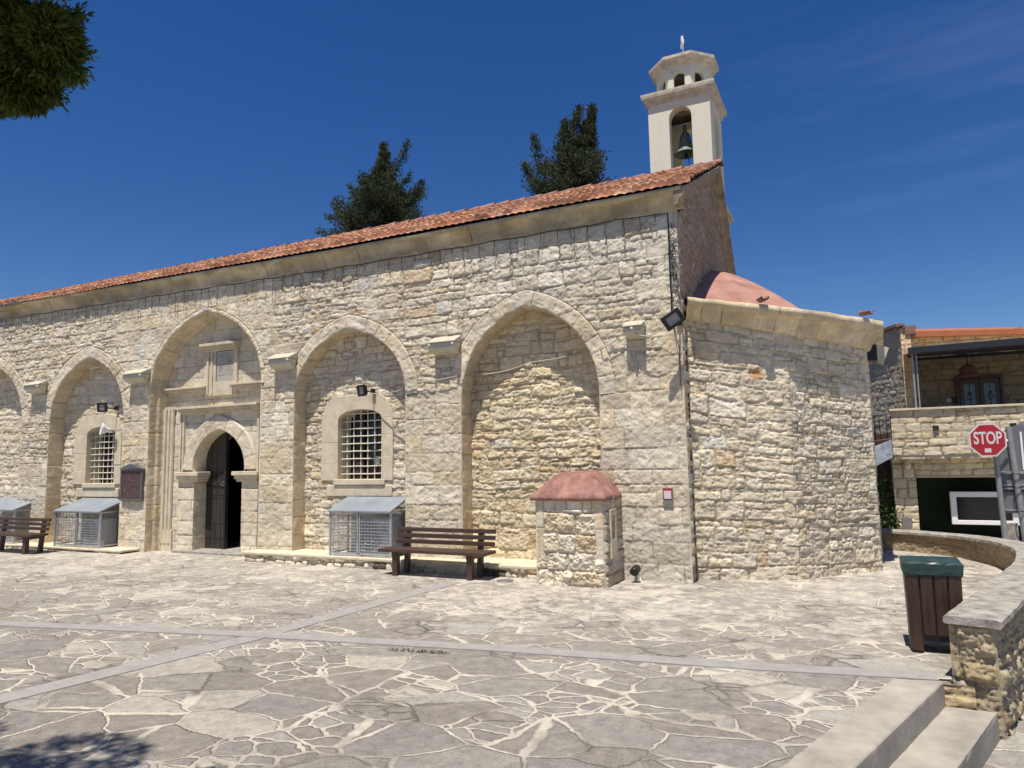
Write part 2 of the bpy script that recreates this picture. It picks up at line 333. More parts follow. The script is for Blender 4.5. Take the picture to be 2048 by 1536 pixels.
    base = mix(math_('MAXIMUM', math_('MULTIPLY', math_('MULTIPLY', joint, jr), math_('MULTIPLY_ADD', sm.outputs['Fac'], 1.5, .32, clamp=True)), math_('MULTIPLY', smear, .85)), base, mort)
    # dirt stain that wanders over slabs
    L.new(base, b.inputs['Base Color'])
    hgt = math_('MULTIPLY', math_('MULTIPLY', math_('SUBTRACT', dmin, width), 60.0, clamp=True), math_('MULTIPLY_ADD', idg, .6, .4))
    hgt = math_('ADD', hgt, math_('MULTIPLY', g1.outputs['Fac'], .75)); hgt = math_('ADD', hgt, math_('MULTIPLY', g2.outputs['Fac'], .25))
    bp = node('ShaderNodeBump'); bp.inputs['Strength'].default_value = .9; bp.inputs['Distance'].default_value = .022; L.new(hgt, bp.inputs['Height']); L.new(bp.outputs[0], b.inputs['Normal'])
    return m
M['paving'] = paving_mat()

# ------------------------------------------------------------ numpy noise and masonry
TB = rng.random((256, 256))
def vn(x, y, s=0):
    xi = np.floor(x).astype(np.int64); yi = np.floor(y).astype(np.int64); fx = x - xi; fy = y - yi
    fx = fx*fx*(3-2*fx); fy = fy*fy*(3-2*fy); a = s*91; c = s*37
    g = lambda i, j: TB[(yi+j+c) & 255, (xi+i+a) & 255]
    return (g(0,0)*(1-fx)+g(1,0)*fx)*(1-fy)+(g(0,1)*(1-fx)+g(1,1)*fx)*fy
def fbm(x, y, s=0, o=4, g=.5):
    t = 0; a = 1; n = 0
    for i in range(o): t = t + a*vn(x*2**i, y*2**i, s+i*3); n += a; a *= g
    return t/n - .5
def hsh(i, k): return np.mod(np.sin(i*12.9898 + k*78.233)*43758.5453, 1.0)
PAL = np.array([(.66,.575,.43), (.64,.55,.40), (.68,.60,.46), (.62,.55,.43), (.63,.52,.355), (.59,.505,.37), (.67,.60,.48), (.61,.565,.475), (.57,.44,.29)])
PW = {'warm': [.2,.2,.16,.1,.12,.08,.08,.03,.03], 'grey': [.14,.14,.14,.2,.05,.12,.1,.1,.01], 'pale': [.24,.12,.26,.08,.05,.05,.18,.02,0], 'tan': [.2,.3,.1,.08,.12,.12,.06,.02,0]}
RUB = dict(h=.160, hv=.48, w=.27, wv=.62, warp=.036, wf=2.4, amp=.0125, R=.014, joint=.004, split=.50, rough=.019, shear=.16, tilt=.10, mort=(.60,.52,.39), pal='warm')
ASH = dict(h=.27, hv=.22, w=.42, wv=.40, warp=.010, wf=1.5, amp=.008, R=.012, joint=.001, split=.05, rough=.014, shear=.04, tilt=.02, mort=(.58,.50,.38), pal='tan')
SEMI = dict(h=.19, hv=.38, w=.32, wv=.55, warp=.030, wf=2.2, amp=.014, R=.014, joint=.004, split=.34, rough=.018, shear=.12, tilt=.09, mort=(.60,.52,.39), pal='warm')
SMOOTH = dict(h=.24, hv=.15, w=.36, wv=.35, warp=.004, wf=1.5, amp=.005, R=.010, joint=.003, split=0, rough=.007, shear=.02, tilt=.012, mort=(.50,.43,.33), pal='pale')
def masonry(U, V, st, seed):
    r = np.random.default_rng(seed); s0 = seed*5
    wu = fbm(U*st['wf'], V*st['wf'], s0, 3)*st['warp']*2 + fbm(U*9, V*9, s0+2, 3)*st['warp']*.9
    wv = fbm(U*st['wf']*.7, V*st['wf'], s0+1, 3)*st['warp']*2.6 + fbm(U*9, V*9, s0+4, 3)*st['warp']*.9
    u = U + wu; v = V + wv
    lo = float(v.min()) - .3; hi = float(v.max()) + .5
    cb = [lo]
    while cb[-1] < hi: cb.append(cb[-1] + st['h']*(1 + st['hv']*r.uniform(-1, 1)))
    cb = np.array(cb); ci = np.clip(np.searchsorted(cb, v)-1, 0, len(cb)-2)
    b0 = cb[ci]; b1 = cb[ci+1]; a0 = np.zeros_like(u); a1 = np.zeros_like(u); sid = np.zeros_like(u)
    ul = float(u.min()) - 1; uh = float(u.max()) + 1
    for c in np.unique(ci):
        k = ci == c; hh = cb[c+1]-cb[c]; wm = st['w']*(.7+.5*hh/st['h'])
        n = int((uh-ul)/wm/.6)+8; q = ul + np.cumsum(wm*(1+st['wv']*r.uniform(-1, 1, n))) - r.random()*wm
        j = np.clip(np.searchsorted(q, u[k])-1, 0, n-2); a0[k] = q[j]; a1[k] = q[j+1]; sid[k] = c*1000 + j
    # split some stones: a thin layer of chips on top, or a small stone beside
    sp = hsh(sid, 1) < st['split']; s = b0 + (b1-b0)*(.58+.24*hsh(sid, 2)); up = sp & (v > s); dn = sp & ~up
    nn = np.floor(2+2*hsh(sid, 3)); idx = np.floor((u-a0)/(a1-a0)*nn); wd = (a1-a0)/nn
    a0n = np.where(up, a0+idx*wd, a0); a1 = np.where(up, a0+(idx+1)*wd, a1); a0 = a0n; b0 = np.where(up, s, b0); b1 = np.where(dn, s, b1)
    sid = np.where(up, sid*7+idx+.37, sid)
    sp2 = (~up) & (hsh(sid, 8) < st['split']*.5); s2 = b0+(b1-b0)*(.35+.3*hsh(sid, 9)); sidebit = sp2 & (u > a1-(a1-a0)*.3); m_ = a1-(a1-a0)*.3
    upb = sidebit & (v > s2); sid = np.where(sidebit, sid*3+.71+upb*.2, sid); 
    a0 = np.where(sidebit, m_, a0); a1 = np.where(sp2 & ~sidebit, m_, a1); b0 = np.where(upb, s2, b0); b1 = np.where(sidebit & ~upb, s2, b1)
    uc = (a0+a1)/2; vc = (b0+b1)/2; sz = np.minimum(a1-a0, b1-b0)
    sh = st['shear']; l = a0 + np.abs(hsh(sid, 11)-.3)*sh*.16 + (hsh(sid, 12)-.5)*sh*(v-vc); rr = a1 - hsh(sid, 13)*sh*.10 + (hsh(sid, 14)-.5)*sh*(v-vc)
    t = b1 - hsh(sid, 15)*sh*.10 + (hsh(sid, 16)-.5)*sh*(u-uc)*.6; bo = b0 + (hsh(sid, 17)-.5)*sh*(u-uc)*.6
    jn = st['joint']*(1+fbm(U*14, V*14, s0+7, 2)*1.6)
    du = np.minimum(u-l, rr-u)-jn; dv_ = np.minimum(v-bo, t-v)-jn
    Rr = np.minimum(st['R'], sz*.42)
    A = np.clip(1-du/Rr, 0, 3); B = np.clip(1-dv_/Rr, 0, 3); e = np.sqrt(A*A+B*B)
    prof = np.sqrt(np.clip(1-np.minimum(e, 1)**2, 0, 1)); prof = np.where(e < 1, np.maximum(prof, 0), 0)
    rg = fbm(U*13, V*16, s0+9, 5, .62)*st['rough']*2.0
    big = fbm(U*5+hsh(sid, 4)*50, V*6+hsh(sid, 5)*50, s0+3, 3)*st['rough']*1.6
    pit = np.clip(fbm(U*34, V*34, s0+21, 2)-.17, 0, 1)*-st['rough']*3
    H = prof*(st['amp']*(.55+.8*hsh(sid, 6))*np.clip(sz/.12, .45, 1) + (hsh(sid, 18)-.5)*st['tilt']*(u-uc) + (hsh(sid, 19)-.5)*st['tilt']*1.5*(v-vc) + big*.75 + pit) + rg*(.35+.65*prof) + (fbm(U*47, V*53, s0+41, 2)+.6*(TB[(np.floor(V*71).astype(int)+s0*13) & 255, np.floor(U*71).astype(int) & 255]-.5))*st['rough']*.55
    H = H - .008*np.exp(-(np.minimum(du, dv_)/.006)**2)*(hsh(sid, 30) > .25)*min(1, st['amp']/.012)
    cum = np.cumsum(PW[st['pal']]); cum = cum/cum[-1]
    pi = np.clip(np.searchsorted(cum, hsh(sid, 20)), 0, 8); col = PAL[pi]*(.88+.19*hsh(sid, 21))[..., None]
    orange = hsh(sid, 22) < st.get('orange', 0); col = np.where(orange[..., None], np.array((.46,.27,.14)), col)
    mk = np.clip((prof-.12)*5, 0, 1)[..., None]; crk = (np.exp(-(np.minimum(du, dv_)/.007)**2)*(hsh(sid, 31) > .3))[..., None]
    mot = (1+fbm(U*7, V*7, s0+13, 5, .6)*.5)[..., None]; big2 = (1+fbm(U*.7, V*.9, s0+15, 3)*.28)[..., None]
    jd = np.clip(fbm(U*1.9, V*2.3, s0+31, 3)*4+.62, 0, 1)[..., None]       # joints: dark and open, or filled with pale mortar
    mortc = np.array(st['mort'])*(1-jd) + np.array(st['mort'])*np.array((.72,.68,.61))*jd
    Cc = (mortc*(1-mk) + col*mk)*mot*big2*(1-.16*crk)
    gs = np.clip(fbm(U*2.3, V*2.3, s0+17, 4, .6)*2.2-.34, 0, .4)[..., None]      # grey lichen patches
    Cc = Cc*(1-gs) + np.array((.58,.525,.43))*gs
    return H, Cc
def blend(Ha, Ca, Hb, Cb, k): return Ha*(1-k)+Hb*k, Ca*(1-k[..., None])+Cb*k[..., None]
def grid(name, P, col, m, parent=None, keep=None, smooth=True, label=None):
    nv, nu = P.shape[:2]; idx = np.arange(nv*nu).reshape(nv, nu)
    q = np.stack([idx[:-1,:-1], idx[:-1,1:], idx[1:,1:], idx[1:,:-1]], -1)
    q = q[keep] if keep is not None else q.reshape(-1, 4)
    me = bpy.data.meshes.new(name); me.vertices.add(nv*nu); me.vertices.foreach_set('co', P.reshape(-1).astype(np.float32))
    nf = len(q); me.loops.add(nf*4); me.loops.foreach_set('vertex_index', q.reshape(-1).astype(np.int32))
    me.polygons.add(nf); me.polygons.foreach_set('loop_start', np.arange(0, nf*4, 4, dtype=np.int32)); me.polygons.foreach_set('loop_total', np.full(nf, 4, dtype=np.int32))
    if smooth: me.polygons.foreach_set('use_smooth', np.ones(nf, dtype=bool))
    me.update(calc_edges=True); me.validate()
    if col is not None:
        a = me.color_attributes.new('Col', 'FLOAT_COLOR', 'POINT'); cc = np.ones((nv*nu, 4), np.float32); cc[:, :3] = np.clip(col.reshape(-1, 3), 0, 1); a.data.foreach_set('color', cc.reshape(-1))
    return fin(name, me, m, parent, label=label)
def axis(a, b, st, extra=()):
    n = max(2, int(abs(b-a)/st)+1); x = list(np.linspace(a, b, n))+[e for e in extra if min(a, b) <= e <= max(a, b)]
    x = np.unique(np.round(x, 4)); return x

# ------------------------------------------------------------ ground
struct(MB().slab([(-300,-300),(300,-300),(300,600),(-300,600)], -.6, -.47).build('ground', M['earth']))
inner = [(.56,6.42),(1.1,8.24),(1.6,10.0),(1.85,11.5),(1.8,12.8),(1.35,13.9),(.6,14.5),(-.6,14.8)]
edge = lambda y, o=0: .47 + (y-6.34)*.315 + o
pl = [(edge(-8,-.3), -8), (edge(6.26,-.3), 6.26), (.3,6.40), (.62,6.45), (1.2,8.24), (1.7,10.0), (1.95,11.5), (1.9,12.8), (1.45,14.0), (.7,14.65), (-.6,15.0), (-3,18.5), (-32,18.5), (-32,-8)]
struct(MB().slab(pl, -.46, 0).build('plaza_paving', M['paving']))
struct(MB().slab([(-2.6,-8),(30,-8),(30,60),(1.0,60),(.35,6.5),(.35,6.3)], -.44, -.36).build('sidewalk', M['paving']))
def strip(pts, wd, z, name):
    L_ = []; R_ = []
    for i, p in enumerate(pts):
        a = Vector(pts[max(0,i-1)]); b = Vector(pts[min(len(pts)-1,i+1)]); d = (b-a).normalized(); n = Vector((-d.y, d.x)); p = Vector(p)
        L_.append(p+n*wd/2); R_.append(p-n*wd/2)
    return struct(MB().slab([tuple(q) for q in L_]+[tuple(q) for q in R_[::-1]], -.05, z).build(name, M['concrete']))
strip([(-6.35,-1),(-5.88,3.3),(-5.52,5.5),(-5.30,8.95)], .25, .006, 'concrete_band')
strip([(-20,2.1),(-14,3.65),(-8.75,4.82),(-5.84,5.47),(-3.06,5.95),(-.9,6.22),(.42,6.46)], .20, .010, 'concrete_band')
# nosing and step
y0, y1 = -8, 6.33
struct(MB().slab([(edge(y0,-.34),y0),(edge(y0),y0),(edge(y1),y1),(edge(y1,-.34),y1-.06)], -.45, .014).build('step_kerb', M['step']))
erode(bpy.data.objects['step_kerb'], .05, .005); bpy.data.objects['step_kerb'].modifiers.new('bevel', 'BEVEL').width = .008
struct(MB().slab([(edge(y0,-.02),y0),(edge(y0,.32),y0),(edge(y1,.32),y1),(edge(y1,-.02),y1)], -.45, -.165).build('step_tread', M['step']))
erode(bpy.data.objects['step_tread'], .05, .005)

# ------------------------------------------------------------ church
WY = 9.95
church = thing('stone_church', 'long pale limestone church with pointed blind arches, red tiled roof and coral roofed apse', 'church', (-10, 13, 0))
def bez(p0, p1, p2, p3, n):
    t = np.linspace(0, 1, n)[:, None]; p0, p1, p2, p3 = map(np.array, (p0, p1, p2, p3))
    return p0*(1-t)**3+3*p1*t*(1-t)**2+3*p2*t*t*(1-t)+p3*t**3
def arch(xl, xr, xa, zs, za, n=22, k1=.58, k2=.50, dr=.10):
    h = za-zs; l = bez((xl,zs),(xl,zs+k1*h),(xa-(xa-xl)*k2,za-dr*h),(xa,za), n); r = bez((xa,za),(xa+(xr-xa)*k2,za-dr*h),(xr,zs+k1*h),(xr,zs), n)
    return np.vstack([l, r[1:]])
def offs(c, d):
    t = np.gradient(c, axis=0); t /= np.linalg.norm(t, axis=1)[:, None]; nrm = np.stack([-t[:,1], t[:,0]], 1); return c + nrm*d
def resample(c, st):
    s = np.concatenate([[0], np.cumsum(np.linalg.norm(np.diff(c, axis=0), axis=1))]); u = np.linspace(0, s[-1], max(2, int(s[-1]/st)+1))
    return np.stack([np.interp(u, s, c[:,0]), np.interp(u, s, c[:,1])], 1), u
ARCH = [dict(xl=-20.1, xr=-17.58, xa=-18.85, zs=2.75, za=4.22, d=.33, rw=.27),
        dict(xl=-16.52, xr=-13.99, xa=-15.22, zs=2.75, za=4.15, d=.33, rw=.27),
        dict(xl=-13.17, xr=-10.08, xa=-11.60, zs=3.25, za=4.80, d=.34, rw=.10),
        dict(xl=-9.25, xr=-6.81, xa=-8.03, zs=2.85, za=4.10, d=.30, rw=.26),
        dict(xl=-5.72, xr=-3.38, xa=-4.55, zs=2.65, za=4.12, d=.31, rw=.26)]
for a in ARCH: a['c'] = arch(a['xl'], a['xr'], a['xa'], a['zs'], a['za'])
# front wall
xs = np.concatenate([axis(-24, -19.2, .05), axis(-19.2, -12, .021), axis(-12, -6, .0165), axis(-6, -2.13, .0135)])
xs = np.unique(np.round(np.concatenate([xs] + [[a['xl'], a['xr'], a['xl']-.02, a['xr']+.02] for a in ARCH]), 4)); zs = axis(-.06, 5.46, .0150)
X, Z = np.meshgrid(xs, zs)
Hr, Cr = masonry(X, Z, RUB, 3); Hs, Cs = masonry(X, Z, SEMI, 5); Ha, Ca = masonry(X, Z, ASH, 7)
sm = lambda x: np.clip(x, 0, 1)**2*(3-2*np.clip(x, 0, 1))
# where dressed blocks take over: piers between the arches, around the portal, the corner pier
wob = fbm(X*.9, Z*1.3, 61, 3)*.9
k = np.zeros_like(X)
for (a, b, top) in ((-17.7,-16.4,1.9), (-14.1,-13.05,3.2), (-10.2,-9.1,4.0), (-6.95,-5.6,2.75), (-3.5,-2.0,3.1)):
    k = np.maximum(k, sm(((X > a-.05)*(X < b+.05))*(top-Z+wob*.5)*8))
k = np.maximum(k, sm(np.minimum(np.minimum(X+14.3+wob*.6, -9.6-X+wob*.8)*5, 5)))
k = np.maximum(k, sm((X+2.62+.16*np.sign(np.sin(Z*11)))*14))                      # quoins up the corner
ks = sm((X+7.5+wob*2)*1.2)*sm((Z-3.6+wob)*3)                                         # rougher squared courses high on the right
H, Cc = blend(Hr, Cr, Hs, Cs, ks); H, Cc = blend(H, Cc, Ha, Ca, k)
# greyer stones towards the lower right pier and the sunlit top right corner, warm foot of the wall
gr = sm((X+4.0)*1.2)*sm((1.3-Z)*1.2)*.40; Cc = Cc*(1-gr[...,None]) + (Cc.mean(-1, keepdims=True)*np.array((1.02,.98,.85)))*gr[...,None]
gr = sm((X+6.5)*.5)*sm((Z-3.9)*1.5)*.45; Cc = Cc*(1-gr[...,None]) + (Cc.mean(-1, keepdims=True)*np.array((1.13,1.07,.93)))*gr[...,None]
edge_d = np.full_like(X, 9.)
for a in ARCH:
    below = Z < a['zs']
    edge_d = np.where(below, np.minimum(edge_d, np.minimum(np.abs(X-a['xl']), np.abs(X-a['xr']))), edge_d)
e = sm(edge_d/.035); e2 = sm((-2.13-X)/.04)
H = H*e*(.25+.75*e2) + .012*(1-e)
for a in ARCH:
    co_ = offs(a['c'], a['rw']-.012); co_ = co_[np.argsort(co_[:,0])]
    tp = np.interp(X, co_[:,0], co_[:,1], left=-9, right=-9); under = (Z < tp) & (Z >= a['zs'])
    H = np.where(under, -.03, H)
Y = WY - H
xc = (xs[:-1]+xs[1:])/2; zc = (zs[:-1]+zs[1:])/2; keep = np.ones((len(zc), len(xc)), bool)
for a in ARCH:
    c = offs(a['c'], .06 if a['rw'] > .2 else .03); c = c[np.argsort(c[:,0])]
    top = np.interp(xc, c[:,0], c[:,1], left=-9, right=-9); zz = zc[:, None]
    inj = (xc > a['xl']) & (xc < a['xr'])
    hole = ((zz < top[None, :]) & (zz >= a['zs'])) | ((zz < a['zs']) & inj[None, :])
    keep &= ~hole
grid('front_wall', np.stack([X, Y, Z], -1), Cc, M['stone'], church, keep, smooth=False)

for ai, a in enumerate(ARCH):
    # ring of voussoirs on the face
    cc, u = resample(a['c'], .016); r = axis(0, a['rw'], .018 if a['rw'] > .2 else .02)
    t = np.gradient(cc, axis=0); t /= np.linalg.norm(t, axis=1)[:, None]; nrm = np.stack([-t[:,1], t[:,0]], 1)
    U, V = np.meshgrid(u, r); XX = cc[None,:,0]+nrm[None,:,0]*V; ZZ = cc[None,:,1]+nrm[None,:,1]*V
    st = dict(ASH, h=3, hv=0, w=.25, wv=.35, warp=.004, joint=.002, R=.009, amp=.011, rough=.015, split=0, tilt=0, shear=0, pal='warm')
    Hh, Co = masonry(U, V+.5, st, 40+ai)
    outr = sm((a['rw']-V)/.02); inn_ = sm(V/.012)
    Yv = WY-.002-Hh*outr*inn_ - .005*inn_ + .05*(1-outr); P = np.stack([XX, Yv, ZZ], -1)
    ar = grid('blind_arch', P, Co, M['stone'], church)
    # soffit and jambs
    path = np.vstack([[(a['xl'], -.05)], a['c'], [(a['xr'], -.05)]]); pp, u = resample(path, .022)
    dpt = axis(WY-.008, WY+a['d']+.03, .025); U, V = np.meshgrid(u, dpt)
    t = np.gradient(pp, axis=0); t /= np.linalg.norm(t, axis=1)[:, None]; nrm = np.stack([t[:,1], -t[:,0]], 1)
    st2 = dict(ASH, h=3, hv=0, w=.28, wv=.25, warp=.003, joint=.004, R=.012, amp=.008, rough=.010, split=0, tilt=0, shear=0)
    Hh, Co = masonry(U, V*0+V-WY+.6, st2, 60+ai); Hh = Hh*sm((V-WY)/.03)
    if ai == 2:                                   # moulded steps of the portal reveal
        f = (V-WY)/a['d']; Hh = Hh + .05*sm((f-.42)*14) + .045*sm((f-.78)*14)
    P = np.stack([pp[None,:,0]+nrm[None,:,0]*Hh, V, pp[None,:,1]+nrm[None,:,1]*Hh], -1)
    grid('arch_soffit', P, Co*np.array((.98,.94,.88)), M['stone'], ar)

# recessed wall fields
FIELD = {0: (RUB, None), 1: (RUB, (-15.66,-14.66,1.38,2.5)), 2: (SMOOTH, (-12.24,-10.76,-1,1.7)), 3: (RUB, (-8.46,-7.50,1.43,2.5)), 4: (RUB, None)}
for ai, a in enumerate(ARCH):
    st, hole = FIELD[ai]; st = dict(st, h=st['h']*1.1) if ai == 4 else st
    step = {0:.022, 1:.02, 2:.017, 3:.0155, 4:.0140}[ai]
    x = axis(a['xl']-.06, a['xr']+.06, step); z = axis(-.05, a['za']+.05, step); XX, ZZ = np.meshgrid(x, z)
    Hh, Co = masonry(XX, ZZ, st, 80+ai)
    if ai == 4: Hh = Hh*1.15; Co = Co*np.array((1.03,.99,.90))
    keep = None
    if hole:
        xm = (x[:-1]+x[1:])/2; zm = (z[:-1]+z[1:])/2; cx = (hole[0]+hole[1])/2; hw = (hole[1]-hole[0])/2
        rise = .17 if ai != 2 else .74
        top = hole[3] + rise*np.sqrt(np.clip(1-((xm-cx)/hw)**2, 0, 1))
        keep = ~((np.abs(xm-cx) < hw+.02)[None,:] & (zm[:,None] < top[None,:]+.03) & (zm[:,None] > hole[2]-.03))
    a['yr'] = WY+a['d']
    grid('recessed_wall', np.stack([XX, a['yr']-Hh, ZZ], -1), Co, M['stone'], church, keep, smooth=False)

# cornice of the nave
def dz(x): return np.maximum(0, -8-x)*.0125
pr = np.array([(.03,5.26),(-.02,5.265),(-.03,5.29),(-.04,5.34),(-.06,5.39),(-.10,5.44),(-.145,5.465),(-.15,5.48),(-.18,5.485),(-.185,5.53),(-.165,5.54),(.05,5.545)])
x = np.concatenate([axis(-24, -12, .03), axis(-11.985, -2.02, .016)]); U, K = np.meshgrid(x, np.arange(len(pr)))
blk = dict(ASH, h=9, hv=0, w=.36, wv=.30, warp=.006, joint=.001, R=.010, amp=.010, rough=.012, split=0, tilt=0, shear=0, pal='grey', mort=(.40,.35,.26))
Hh, Co = masonry(U, K*.06+3, blk, 99); hm = ((K > 1) & (K < 6))*1.0
Yp = WY + pr[K, 0] - (Hh-.012)*hm*.9; Zp = pr[K, 1] + dz(U) + fbm(U*1.1, K*.4, 5, 3)*.02*(K > 5)
stn = 1-.36*np.clip(fbm(U*2.2, K*.25, 71, 4)*3+.55, 0, 1)
grid('eaves_cornice', np.stack([U, Yp, Zp], -1), Co*stn[..., None]*np.array((.93,.885,.77)), M['stone'], church, smooth=False)
# its return round the corner and end block
mb = MB(); P0 = [(-.0+p[0], p[1]) for p in pr]
mb.add([(-2.02, WY+p[0], p[1]) for p in pr]+[(-2.13-p[0]*.0, WY+.16, p[1]) for p in pr], [tuple(range(len(pr)))]+[(i,i+1,len(pr)+i+1,len(pr)+i) for i in range(len(pr)-1)])
mb.build('cornice_return', M['dark_stone'], church)

# roof: barrel tiles on the front slope
E0 = np.array((9.755, 5.53)); RG = np.array((14.46, 7.66)); L_ = np.linalg.norm(RG-E0); dirs = (RG-E0)/L_; nr = np.array((-dirs[1], dirs[0]))
TW = .135; TL = .46; ncr = int(L_/TL)
uu = axis(-24, -1.9, TW/8); vv = []
for i in range(ncr+1):
    for f in (0, .02, .5, .985): vv.append(min(i*TL+f*TL, L_))
vv = np.unique(np.round(vv, 4)); U, V = np.meshgrid(uu, vv)
row = np.floor(V/TL+1e-6); f = V/TL-row; colf = U/TW + .12*np.sin(row*2.1) ; ci = np.floor(colf); ph = colf-ci
cover = np.sin(np.clip(ph, 0, 1)*math.pi)**.8
h1 = hsh(ci+row*131, 2); h2 = hsh(ci+row*131, 3)
Hh = .012+cover*(.036+.008*h1) + (1-f)*.036 + (h2-.5)*.012 + .012*vn(U*3, V*3, 4)
Hh = np.where(row < 1, Hh*.45-.012, Hh)
Vj = V - (h1-.5)*.05*(f < .5)*(V > .01)
Xe = -1.93 - .053*(E0[0]+dirs[0]*V-9.72)
Yt = E0[0]+dirs[0]*Vj+nr[0]*Hh; Zt = E0[1]+dirs[1]*Vj+nr[1]*Hh + dz(U)*np.clip(1-V/L_, 0, 1) + fbm(U*.25, V*.3, 9, 2)*.06
tcol = np.array([(.37,.15,.078),(.43,.20,.115),(.29,.12,.065),(.47,.27,.18),(.21,.10,.065),(.39,.18,.10)])
Co = tcol[(hsh(ci+row*77, 4)*6).astype(int)]*(.85+.3*h2)[..., None]
Co = Co*(1-.55*((f < .015)*1.0))[..., None] * ((1-.55*np.clip(fbm(U*1.3, V*1.3, 31, 4)*3-.3, 0, 1))*(1-.5*(hsh(ci+row*53, 9) < .10)))[..., None]  # shade under each tile row's end is put into the colour
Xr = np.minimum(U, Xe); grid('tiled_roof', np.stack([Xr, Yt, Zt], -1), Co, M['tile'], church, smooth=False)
# rear slope, under-board and ridge tiles
mb = MB(); xe0, xe1, xe2 = -1.93, -2.18, -2.30
RB = (16.6, 5.86)
mb.add([(-24,14.46,7.66),(xe1,14.46,7.66),(xe2,RB[0],RB[1]),(-24,RB[0],RB[1])], [(0,1,2,3)])
rr = mb.build('rear_roof', M['coral_rough'], church)
mb = MB(); mb.add([(-24,9.86,5.535),(xe0-.02,9.86,5.535),(xe1-.02,14.46,7.60),(-24,14.46,7.60)], [(0,1,2,3)]); mb.build('roof_underside', M['dark_stone'], church)
mb = MB()
for i in range(60):
    xr = -2.12-i*.40; zj = random.uniform(-.01,.012)
    V = []; F = []
    for e_, (xx, rad) in enumerate(((xr, .115), (xr-.36, .085), (xr-.42, .083))):
        for q in range(9):
            an = math.pi*q/8; V.append((xx, 14.46+rad*math.cos(an)*1.15, 7.66+zj+rad*math.sin(an)))
    for e_ in range(2):
        for q in range(8): F.append((e_*9+q, e_*9+q+1, (e_+1)*9+q+1, (e_+1)*9+q))
    F.append(tuple(range(9))); mb.add(V, F)
mb.build('ridge_tiles', M['coral_rough'], church)

# gable end wall above and behind the apse
ys = axis(9.95, 16.62, .025); zz_ = axis(-.05, 7.75, .025); YY, ZZ = np.meshgrid(ys, zz_)
Hh, Co = masonry(YY, ZZ, dict(RUB, h=.13, w=.2, amp=.022, R=.04, rough=.02, pal='grey'), 131)
rl = np.where(YY < 14.46, 5.515+(YY-9.75)*(7.60-5.515)/4.71, 7.60-(YY-14.46)*(7.60-5.83)/2.14)
och = np.clip(1-np.abs(np.hypot((YY-14.0)*1.0, (ZZ-5.4)*.9)-.95)/.14, 0, 1)*(ZZ > 5.2) + np.clip(1-np.abs(YY-10.9)/.2, 0, 1)*np.clip(1-np.abs(ZZ-4.75)/.3, 0, 1)
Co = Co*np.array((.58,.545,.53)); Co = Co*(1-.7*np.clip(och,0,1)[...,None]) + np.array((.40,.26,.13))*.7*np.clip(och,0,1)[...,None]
Hh = Hh*sm((YY-9.95)/.04)*(.4+.6*sm((ZZ-.1)/.05))
keep = ((zz_[:-1]+zz_[1:])/2)[:, None] < np.interp((ys[:-1]+ys[1:])/2, ys, rl[0])[None, :]
Xg = -2.13-(YY-9.95)*.047+Hh-.004
Co = np.where((YY < 10.4)[..., None]*(ZZ < 4.0)[..., None], np.clip(Co*1.75, 0, .6), Co)  # stone colour lifted in the narrow corner strip, to offset its shade
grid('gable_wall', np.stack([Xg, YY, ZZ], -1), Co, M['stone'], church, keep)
# moulded verge under the tile edge
mb = MB(); 
def verge(y0, z0, y1, z1):
    pts = [(.0,-.26),(.06,-.24),(.08,-.17),(.14,-.13),(.15,-.06),(.19,-.05),(.19,.0),(.0,.0)]
    x0 = -2.13-(y0-9.95)*.047; x1 = -2.13-(y1-9.95)*.047; n = len(pts)
    mb.add([(x0+p[0]-.01, y0, z0+p[1]) for p in pts]+[(x1+p[0]-.01, y1, z1+p[1]) for p in pts], [(i,(i+1) % n,n+(i+1) % n,n+i) for i in range(n)]+[tuple(range(n)), tuple(range(n, 2*n))])
verge(9.79, 5.53, 14.46, 7.63); verge(14.46, 7.63, 16.62, 5.84)
mb.build('gable_verge', M['dark_stone'], church)
mb = MB(); mb.box(-24,-2.5,16.62,16.9,-.1,5.9); mb.box(-24.3,-24,9.95,16.9,-.1,6); mb.build('rear_wall', M['dark_stone'], church)

# apse: three visible faces
AV = [(-2.13,10.24),(-.84,10.73),(.21,11.92),(.26,13.9),(-.5,15.7),(-2.42,16.7)]
ATOP = [3.70,3.44,3.29,3.29,3.45,3.7]
AH = [.29,.345,.41,.41,.36,.3]
def offv(d):
    V = [Vector(p) for p in AV]; out = []
    for i, p in enumerate(V):
        e1 = (V[i]-V[i-1]).normalized() if i > 0 else (V[1]-V[0]).normalized(); e2 = (V[i+1]-V[i]).normalized() if i < len(V)-1 else e1
        n1 = Vector((e1.y,-e1.x)); n2 = Vector((e2.y,-e2.x)); m_ = (n1+n2).normalized(); out.append(p + m_*(d/max(.3, m_.dot(n1))))
    return np.array([tuple(p) for p in out])
seg = np.concatenate([[0], np.cumsum([ (Vector(AV[i+1])-Vector(AV[i])).length for i in range(5)])])
O0 = offv(0); O1 = offv(1)
def apt(u, d):
    b = np.stack([np.interp(u, seg, O0[:,0]), np.interp(u, seg, O0[:,1])], -1); k_ = np.stack([np.interp(u, seg, O1[:,0]-O0[:,0]), np.interp(u, seg, O1[:,1]-O0[:,1])], -1)
    return b + k_*np.asarray(d)[..., None]
u = np.unique(np.concatenate([axis(0, seg[2]+.06, .0135), axis(seg[2]+.06, seg[5], .05), seg[1:3]])); v = axis(-.05, 3.72, .0140)
U, V = np.meshgrid(u, v)
Hr, Cr = masonry(U, V, dict(RUB, h=.185, w=.27, split=.5, hv=.42), 151); Hq, Cq = masonry(U, V, dict(ASH, h=.20, w=.22, amp=.02, pal='tan'), 153)
